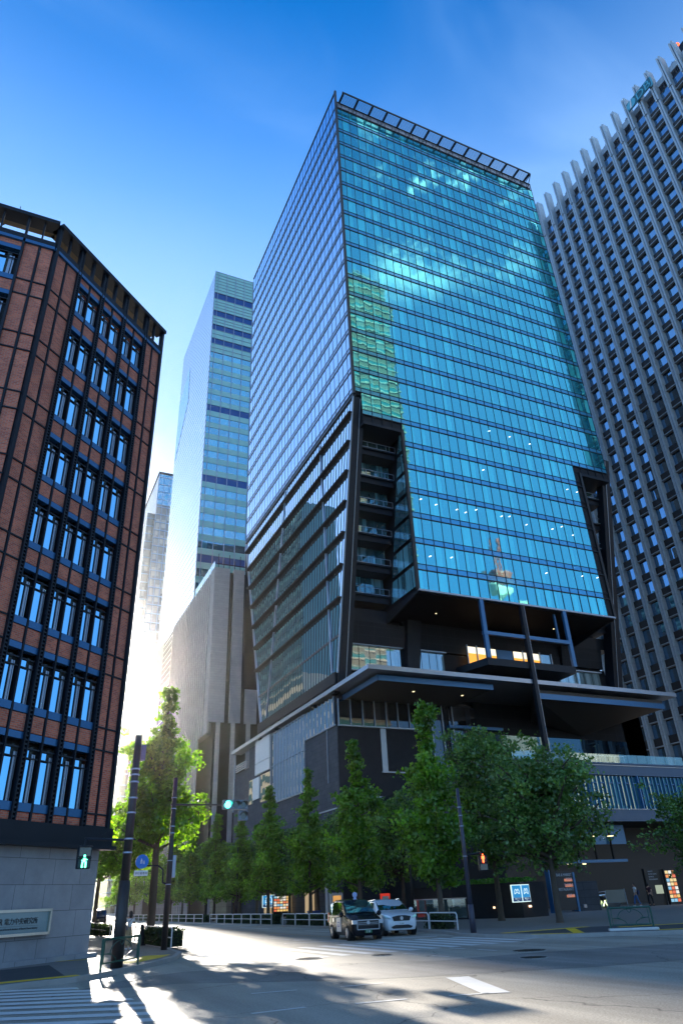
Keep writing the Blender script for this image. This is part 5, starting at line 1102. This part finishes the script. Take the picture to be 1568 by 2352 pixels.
o = root('stone_block', 'sandy stone wall block behind the left part of the kerb railing', 'wall', (36, 128, .0)); m = MB(); m.box(-.4, -5, 0, .4, 5, 3.0); m.build('wall', brickmat('sandy_stone', (.45, .36, .24), (.42, .33, .22), (.2, .16, .1), 3, .75, .02), o)
o = root('glass_railing', 'teal glass railing by the podium corner behind the kerb ginkgo', 'railing', (32, 50, .12)); 
for i in range(4): m = MB(); m.box(-.02, -1 + i * 1.9, .15, .02, .8 + i * 1.9, 1.35); m.build('glass', RGL, o)
m = MB(); m.box(-.04, -1.1, 1.35, .04, 6.7, 1.42); m.build('handrail', M['fascia'], o)
for i, (x, y0, w) in enumerate(((37.6, 92, 1.2), (37.6, 100, 1.6), (37.6, 108, 1.2))):
    m = MB(); m.box(x, y0, .3, x + .3, y0 + w * 2, 2.9); tag(m.build('shop_window', em('warm_shop_light', (1, .72, .4), .10) if i == 0 else bpy.data.materials['warm_shop_light']), ('dim warm shop window under the trees, nearest the small subway sign', 'dim warm shop window under the trees, second along', 'dim warm shop window under the trees, furthest')[i], 'shop window')
# ================================================================ VEHICLES
tyre = pm('tyre', (.012, .012, .013), .8); rimm = pm('wheel_rim', (.42, .42, .44), .3, metal=.8, var=.2, ns=20); cglass = glassf('car_glass', (.45, .62, .75), (.015, .02, .025), grid=(9, 9, 0, 0), refl=.25, tilt=0, wave=.01, blind=0)
def car(name, lb, loc, heading_az, W_, L_, H_, zb, prof, body, group=None, win=None, wb=(.17, .80), wr=.33):
    """prof: list of (x along from nose 0..1, z belt/hood, z roof or None)  ; car local +x = forward"""
    o = root(name, lb, 'car' if name != 'taxi' else 'taxi', loc, math.pi / 2 - heading_az, group)
    X = lambda u: L_ * (.5 - u)
    m = MB(); rings = []
    for u, zh, zr, k in prof:
        w = W_ / 2 * k; x = X(u); zr = zr or zh
        roof_in = .80 if zr > zh + .05 else .97
        half = [(0, zb), (w * .90, zb), (w, zb + .22), (w * 1.0, (zb + zh) / 2 + .1), (w * .965, zh), (w * (roof_in + .05 if zr > zh + .05 else .9), zr - (.07 if zr > zh + .05 else -.01)), (w * (roof_in - .12), zr + (.0 if zr > zh + .05 else .03)), (0, zr + .03)]
        ring = [(x, y, z) for y, z in half] + [(x, -y, z) for y, z in half[-2:0:-1]]
        rings.append(ring)
    n = len(rings[0]); vs = [p for r in rings for p in r]; fs = []
    for i in range(len(rings) - 1):
        for j in range(n): a, b_ = i * n + j, i * n + (j + 1) % n; fs.append((a, b_, b_ + n, a + n))
    fs.append(tuple(range(n))[::-1]); fs.append(tuple(range((len(rings) - 1) * n, len(rings) * n)))
    m.add(vs, fs); bo = m.build('body', body, o, smooth=True)
    md = bo.modifiers.new('b', 'BEVEL'); md.width = .035; md.segments = 2; md.limit_method = 'ANGLE'; md.angle_limit = R(28)
    def cell(i, j, inset=.06, sgn=1, nm='side_window', off=.014, e=None):
        P = [Vector(rings[i][j]), Vector(rings[i][j + 1]), Vector(rings[i + 1][j + 1]), Vector(rings[i + 1][j])]
        if sgn < 0: P = [Vector((p.x, -p.y, p.z)) for p in P]
        c = sum(P, Vector()) / 4; nr = (P[1] - P[0]).cross(P[3] - P[0]).normalized(); 
        if nr.dot(c - Vector((c.x, 0, .9))) < 0 and abs(nr.y) > .3: nr = -nr
        q = []
        for p in P:
            d = c - p; q.append(p + d * min(.35, inset / max(.1, d.length)) + nr * off)
        w_ = MB(); w_.poly([tuple(v) for v in q]); w_.build(nm, cglass, o)
    for i, nm in win:
        if nm == 'side':
            for s in (1, -1): cell(i, 4, .05, s)
    # windscreen and rear window: full width faces between two rings
    def screen(i, nm, front):
        a = rings[i]; b_ = rings[i + 1]
        lo, hi = (a, b_) if front else (b_, a)
        y0 = lo[4][1] * .88; z0 = max(lo[4][2], lo[5][2]) ; y1 = hi[5][1] * .9; z1 = hi[5][2]
        A_2, B_2 = Vector((lo[4][0], 0, z0)), Vector((hi[5][0], 0, z1)); d = (B_2 - A_2).normalized(); nr = Vector((d.z, 0, -d.x)) * (1 if front else -1)
        if nr.z < 0: nr = -nr
        p0 = A_2 + d * .05 + nr * .05; p1 = B_2 + nr * .04
        w_ = MB(); w_.poly([(p0.x, -y0, p0.z), (p0.x, y0, p0.z), (p1.x, y1, p1.z), (p1.x, -y1, p1.z)]); w_.build(nm, cglass, o)
    for i, nm in win:
        if nm == 'front': screen(i, 'windscreen', True)
        if nm == 'rear': screen(i, 'rear_window', False)
    for u in wb:
        for s in (1, -1):
            x = X(u); y = s * (W_ / 2 - .10); wh = MB(); wh.tube((x, y - .11, wr), (x, y + .115, wr), wr, wr, 22); w2 = wh.build('wheel', tyre, o, smooth=False)
            rm = MB(); rm.tube((x, y + s * .10, wr), (x, y + s * .125, wr), wr * .66, wr * .60, 18)
            for k in range(7): a = k * 2 * math.pi / 7; rm.bar((x, y + s * .13, wr), (x + wr * .6 * math.cos(a), y + s * .13, wr + wr * .6 * math.sin(a)), .05, .02, (0, 1, 0))
            rm.build('rim', rimm, w2)
            ar = MB(); ar.tube((x, y - s * .2, wr + .02), (x, y + s * .088, wr + .02), wr * 1.17, wr * 1.17, 22); ar.build('wheel_arch', M['black'], o)
    return o, X
chrome = pm('chrome', (.7, .72, .75), .1, metal=1.0, var=.05); lampg = pm('headlight_glass', (.75, .8, .85), .08, metal=.5, var=.4, ns=14, coat=1); taill = pm('tail_light', (.5, .02, .01), .2)
blk = pm('black_car_paint', (.006, .007, .011), .22, var=.05, spec=.22); wht = pm('white_car_paint', (.72, .76, .80), .22, var=.03, coat=.8)
TAXI_AZ = R(188)
tx, X = car('taxi', 'black taxi with a round roof lamp and a white door advert, waiting at the crossing', (17.75, 37.7, .0), TAXI_AZ, 1.70, 4.4, 1.75, .20,
    [(0, .72, None, .80), (.03, .86, None, .93), (.10, .93, None, .98), (.22, 1.03, None, 1.0), (.25, 1.05, 1.10, 1.0), (.42, 1.05, 1.72, 1.0), (.60, 1.05, 1.77, 1.0), (.80, 1.05, 1.76, 1.0), (.93, 1.05, 1.66, .98), (.985, 1.0, 1.10, .93), (1, .7, None, .88)], blk,
    win=[(4, 'front'), (5, 'side'), (6, 'side'), (7, 'side'), (8, 'rear')])
def put(nm, mat, fn, par): m = MB(); fn(m); return m.build(nm, mat, par)
f = X(0)
put('grille', M['black'], lambda m: m.box(f - .02, -.52, .62, f + .03, .52, .84), tx)
put('grille_surround', chrome, lambda m: (m.box(f, -.58, .84, f + .045, .58, .88), m.box(f, -.58, .46, f + .045, -.54, .88), m.box(f, .54, .46, f + .045, .58, .88), m.box(f, -.56, .45, f + .045, .56, .49), m.box(f + .01, -.52, .74, f + .04, .52, .76), m.box(f + .01, -.52, .68, f + .04, .52, .695)), tx)
put('badge', chrome, lambda m: m.tube((f + .03, 0, .75), (f + .06, 0, .75), .085, .085, 16), tx)
for s in (1, -1):
    put('headlight', lampg, lambda m: m.box(f - .18, s * .56, .70, f + .0, s * .79, .87), tx)
    put('tail_light', taill, lambda m: m.box(X(1) - .02, s * .72, .75, X(1) + .2, s * .82, 1.2), tx)
    put('mirror', blk, lambda m: (m.sphere((X(.27), s * 1.0, 1.12), .12, sc=(.7, 1, 1)), m.tube((X(.27), s * .82, 1.05), (X(.27), s * 1.0, 1.1), .03)), tx)
    put('belt_trim', chrome, lambda m: m.box(X(.96), s * .835, 1.03, X(.30), s * .85, 1.05), tx)
    put('door_handle', chrome, lambda m: (m.box(X(.52), s * .84, .93, X(.47), s * .87, .96), m.box(X(.74), s * .84, .93, X(.69), s * .87, .96)), tx)
    put('door_gap', M['black'], lambda m: (m.box(X(.415), s * .845, .32, X(.41), s * .856, 1.03), m.box(X(.60), s * .845, .32, X(.595), s * .856, 1.03)), tx)
gp_ = put('number_plate', pm('green_plate', (.01, .14, .06), .4), lambda m: m.box(f + .01, -.17, .32, f + .05, .17, .46), tx)
text('letters', '2 30', .12, M['white'], tx, (f + .055, -.12, .345), (0, 1, 0), world=False, ext=.002)
ad = put('door_advert', M['white'], lambda m: m.box(X(.585), -.872, .36, X(.40), -.858, .98), tx)
text('letters', 'GO', .34, pm('advert_blue', (.02, .06, .35), .4), tx, ((X(.585) + X(.40)) / 2, -.876, .56), (1, 0, 0), world=False, ext=.002, align='CENTER')
put('crest', chrome, lambda m: m.tube((X(.72), -.862, .86), (X(.72), -.85, .86), .1, .1, 16), tx)
put('roof_lamp', em('roof_lamp', (.12, .25, .6), .12), lambda m: (m.sphere((X(.45), 0, 1.97), .13), m.tube((X(.45), 0, 1.76), (X(.45), 0, 1.88), .1, .06)), tx)
put('wiper', M['black'], lambda m: m.bar((X(.24), -.5, 1.12), (X(.28), .1, 1.2), .03, .02), tx)
sv, X = car('parked_car', 'white sport utility car stopped beside the black taxi', (20.75, 39.7, 0), R(190), 1.90, 4.6, 1.68, .26,
    [(0, .70, None, .80), (.03, .88, None, .92), (.10, 1.0, None, .98), (.26, 1.10, None, 1.0), (.29, 1.1, 1.12, 1.0), (.46, 1.1, 1.62, .99), (.60, 1.1, 1.68, .99), (.78, 1.12, 1.66, .98), (.93, 1.12, 1.50, .96), (.985, 1.05, 1.10, .93), (1, .7, None, .88)], wht,
    win=[(4, 'front'), (5, 'side'), (6, 'side'), (7, 'side'), (8, 'rear')], wr=.36)
f = X(0); sv.name = 'sport_utility_car'
put('grille', M['black'], lambda m: m.poly([(f + .03, -.52, .88), (f + .03, -.44, .68), (f + .03, .44, .68), (f + .03, .52, .88), (f + .03, .2, .93), (f + .03, -.2, .93)]), sv)
put('badge', chrome, lambda m: m.tube((f + .03, 0, .8), (f + .06, 0, .8), .09, .09, 16), sv)
put('lower_intake', M['black'], lambda m: m.poly([(f + .03, -.5, .34), (f + .03, .5, .34), (f + .03, .6, .42), (f + .03, .36, .5), (f + .03, -.36, .5), (f + .03, -.6, .42)]), sv)
for s in (1, -1):
    put('headlight', lampg, lambda m: m.poly([(f + .012, s * .56, .80), (f - .06, s * .86, .84), (f - .28, s * .93, .99), (f - .10, s * .66, .95)]), sv)
    put('fog_trim', chrome, lambda m: m.bar((f - .05, s * .78, .60), (f - .03, s * .66, .44), .04, .03, (1, 0, 0)), sv)
    put('mirror', wht, lambda m: (m.sphere((X(.32), s * 1.08, 1.17), .13, sc=(.7, 1, .8)), m.tube((X(.32), s * .9, 1.1), (X(.32), s * 1.08, 1.15), .03)), sv)
    put('roof_rail', chrome, lambda m: m.tube((X(.50), s * .70, 1.69), (X(.88), s * .68, 1.62), .02), sv)
put('number_plate', M['white'], lambda m: m.box(f + .02, -.18, .50, f + .06, .18, .64), sv)
text('letters', '11-64', .11, pm('plate_green_ink', (.02, .12, .06), .5), sv, (f + .065, -.15, .53), (0, 1, 0), world=False, ext=.002)
vn, X = car('van', 'dark van far down the sunlit street', (16.2, 121, 0), R(186), 1.8, 4.2, 1.95, .25,
    [(0, .75, None, .85), (.04, .95, None, .95), (.12, 1.05, None, 1.0), (.14, 1.05, 1.12, 1.0), (.26, 1.05, 1.85, 1.0), (.5, 1.05, 1.92, 1.0), (.75, 1.05, 1.92, 1.0), (.97, 1.05, 1.80, .98), (1, .8, None, .95)], blk, win=[(3, 'front'), (4, 'side'), (5, 'side'), (6, 'side')])
v2 = copy_tree(vn, (13.6, 150, 0), label='smaller dark van behind the first one down the street')
for q in (vn, v2): q['group'] = 'dark vans far down the street'
# ================================================================ PEOPLE
def skin(name, chains, mat, parent, sub=1):
    """chains: list of [(point, radius), ...]; first point of a later chain may be an (index of chain, index) reference"""
    vs, es, rs, idx = [], [], [], []
    for ch in chains:
        ids = []
        for k, it in enumerate(ch):
            if k == 0 and isinstance(it[0], int): ids.append(idx[it[0]][it[1]]); continue
            vs.append(it[0]); rs.append(it[1]); ids.append(len(vs) - 1)
            if len(ids) > 1: es.append((ids[-2], ids[-1]))
        idx.append(ids)
        # edge from the reference to the first new point is added above through ids
    me = bpy.data.meshes.new(name); me.from_pydata(vs, es, []); o = bpy.data.objects.new(name, me); COL.objects.link(o); o.parent = parent
    md = o.modifiers.new('skin', 'SKIN'); md.use_smooth_shade = True
    lay = me.skin_vertices[0].data if me.skin_vertices else None
    if lay is None:
        bm = bmesh.new(); bm.from_mesh(me); bm.verts.layers.skin.verify(); bm.to_mesh(me); bm.free(); lay = me.skin_vertices[0].data
    for i, r in enumerate(rs):
        lay[i].radius = (r, r) if not isinstance(r, tuple) else r; lay[i].use_root = (i == 0)
    ss = o.modifiers.new('sub', 'SUBSURF'); ss.levels = ss.render_levels = sub
    me.materials.append(mat); return o
skn = pm('skin', (.48, .28, .19), .55, var=.08, ns=8); hairb = pm('black_hair', (.012, .009, .008), .5, var=.3, ns=20)
def person(lb, loc, rz, H, step, arm_l, arm_r, top, bottom, hair_long, wide, extra=None, shoes=None):
    """local -y is forward"""
    o = root('person', lb, 'person', loc, rz); k = H / 1.70
    P = lambda x, y, z: (x * k, y * k, z * k)
    hip, kn, an = .90, .49, .08
    fl = -step; fr = step
    body = [[(P(0, 0, .94), .105 * k), (P(0, -.01, 1.10), .10 * k), (P(0, -.0, 1.28), .125 * k), (P(0, .01, 1.40), .10 * k), (P(0, 0, 1.47), .05 * k), (P(0, -.01, 1.53), .052 * k), (P(0, -.015, 1.60), .088 * k), (P(0, -.01, 1.66), .07 * k)]]
    for s, f_ in ((-1, fl), (1, fr)):
        body.append([(0, 0), (P(s * .095, 0, hip), .085 * k), (P(s * .10, f_ * .5 - .03, kn), .055 * k), (P(s * .10, f_ + (.05 if f_ > 0 else 0), an + (.05 if f_ > 0 else 0)), .038 * k), (P(s * .11, f_ - .13 + (.05 if f_ > 0 else 0), .035), .035 * k)])
    hands = []
    for s, (el, wrp) in ((-1, arm_l), (1, arm_r)):
        body.append([(0, 3), (P(s * .17, 0, 1.38), .058 * k), (P(*el), .042 * k), (P(*wrp), .026 * k)])
        e_, w_ = Vector(P(*el)), Vector(P(*wrp)); d = (w_ - e_).normalized(); sd_ = d.orthogonal().normalized(); ci_ = len(body) - 1
        pm_ = w_ + d * .06 * k; body.append([(ci_, 3), (tuple(pm_), .026 * k)]); pc = len(body) - 1
        for q in range(4):
            b0 = pm_ + sd_ * (q - 1.5) * .018 * k; L_ = (.065, .078, .072, .055)[q] * k
            body.append([(pc, 1), (tuple(b0 + d * .03 * k), .009 * k), (tuple(b0 + d * (.03 * k + L_ * .55) + d.cross(sd_) * .012), .008 * k), (tuple(b0 + d * (.03 * k + L_) + d.cross(sd_) * .03), .007 * k)])
        body.append([(pc, 1), (tuple(pm_ + sd_ * .035 * k), .010 * k), (tuple(pm_ + sd_ * .05 * k + d * .035 * k), .008 * k)])
    skin('body', body, skn, o, 1)
    sh = [[(P(0, 0, .93), .125 * k), (P(0, -.01, 1.10), .125 * k), (P(0, 0, 1.28), .145 * k), (P(0, .01, 1.39), .115 * k), (P(0, .0, 1.435), .07 * k)]]
    for s, (el, wrp) in ((-1, arm_l), (1, arm_r)):
        e_ = Vector((s * .17, 0, 1.375)).lerp(Vector(el), .62); sh.append([(0, 3), (P(s * .165, 0, 1.375), .075 * k), (P(*e_), .062 * k)])
    skin('shirt', sh, top, o, 1)
    tr = [[(P(0, 0, .97), .125 * k), (P(0, 0, .90), .12 * k)]]
    for s, f_ in ((-1, fl), (1, fr)): tr.append([(0, 1), (P(s * .095, 0, .84), .10 * k), (P(s * .10, f_ * .5 - .03, kn), (.075 + wide) * k), (P(s * .10, f_ + (.05 if f_ > 0 else 0), .14), (.058 + wide * 1.2) * k)])
    skin('trousers', tr, bottom, o, 1)
    for s, f_ in ((-1, fl), (1, fr)):
        z = .05 if f_ > 0 else 0; m = MB(); m.extr([P(s * .11 - .045, f_ - .17 + z, .0), P(s * .11 + .045, f_ - .17 + z, 0), P(s * .11 + .045, f_ + .07 + z, 0), P(s * .11 - .045, f_ + .07 + z, 0)], (0, 0, .085 * k)); m.build('shoe', shoes or M['white'], o, bevel=.02)
    hr = MB(); hr.sphere(P(0, .018, 1.625), .105 * k, 14, 10, (.93, 1.0, 1.05))
    if hair_long: hr.sphere(P(0, .055, 1.52), .10 * k, 14, 10, (1.0, .65, 1.5))
    hb = hr.build('hair', hairb, o, smooth=True)
    fc = MB(); fc.sphere(P(0, -.045, 1.585), .078 * k, 14, 10, (.85, .85, 1.12)); fc.sphere(P(0, -.118, 1.57), .014 * k, 8, 6)
    for s in (1, -1): fc.sphere(P(s * .085, 0, 1.585), .02 * k, 8, 6, (.5, 1, 1.4))
    fc.build('face', skn, o, smooth=True)
    e_ = MB()
    for s in (1, -1): e_.sphere(P(s * .03, -.108, 1.60), .011 * k, 8, 6)
    e_.box(-.02 * k, -.122 * k, 1.528 * k, .02 * k, -.108 * k, 1.535 * k); e_.build('eyes_and_mouth', hairb, o)
    if extra: extra(o, k)
    return o
khaki = pm('khaki_cloth', (.42, .32, .18), .85, var=.15, ns=6); wsh = pm('white_cloth', (.74, .74, .74), .85, var=.06, ns=6); jean = pm('blue_denim', (.05, .13, .32), .85, var=.2, ns=8); dkc = pm('dark_cloth', (.02, .02, .024), .85, var=.2, ns=8)
plaid = brickmat('dark_red_plaid', (.16, .02, .025), (.05, .012, .015), (.02, .02, .03), .09, .09, .015, rough=.9, bump=0)
navy_b = pm('navy_bag', (.015, .03, .09), .7); greyb = pm('grey_bag', (.12, .12, .14), .6)
def bag_w(o, k): put('shoulder_bag', greyb, lambda m: (m.box(.12, .02, .80, .30, .14, .98), m.bar((.20, .10, .97), (-.15, .16, 1.40), .025, .01, (0, 1, 0))), o)
def bag_m(o, k): put('tote_bag', navy_b, lambda m: (m.extr([(.10, .10, .95), (.38, .10, .95), (.34, .10, 1.32), (.14, .10, 1.32)], (0, .14, 0)), m.bar((.15, .12, 1.3), (.14, .02, 1.47), .03, .01, (0, 1, 0))), o)
person('woman with long dark hair in a white top and khaki trousers, seen from behind', (6.75, 39.7, .12), R(186), 1.58, .04, ((-.24, .02, 1.12), (-.14, -.2, 1.24)), ((.22, -.02, 1.12), (.10, -.24, 1.30)), wsh, khaki, True, .035, bag_w)
person('man in a white shirt and blue jeans with a navy bag on his shoulder', (54.2, 54.9, .12), R(180 + 68), 1.86, .20, ((-.22, .12, 1.12), (-.2, .02, .92)), ((.22, -.06, 1.12), (.2, -.16, .93)), wsh, jean, False, .0, bag_m)
person('person in a dark red checked shirt and black trousers walking with head bowed', (55.2, 54.2, .12), R(180 - 60), 1.80, .22, ((-.22, .10, 1.12), (-.2, -.02, .9)), ((.2, -.14, 1.12), (.12, -.3, 1.05)), plaid, dkc, False, .0, None, dkc)
# ================================================================ AIR
hz, t, b_ = newmat('haze'); t.nodes.remove(b_)
pv = N(t, 'ShaderNodeVolumePrincipled'); pv.inputs['Color'].default_value = (1.0, .97, .92, 1); pv.inputs['Density'].default_value = .00005; pv.inputs['Anisotropy'].default_value = .93
t.links.new(pv.outputs[0], t.nodes['Material Output'].inputs['Volume'])
m = MB(); m.box(-1600, -1000, -1, 1600, 2600, 300)
HZ = m.build('haze', hz); HZ['kind'] = 'stuff'; HZ['label'] = 'thin bright haze filling the street towards the low sun'; HZ['category'] = 'haze'
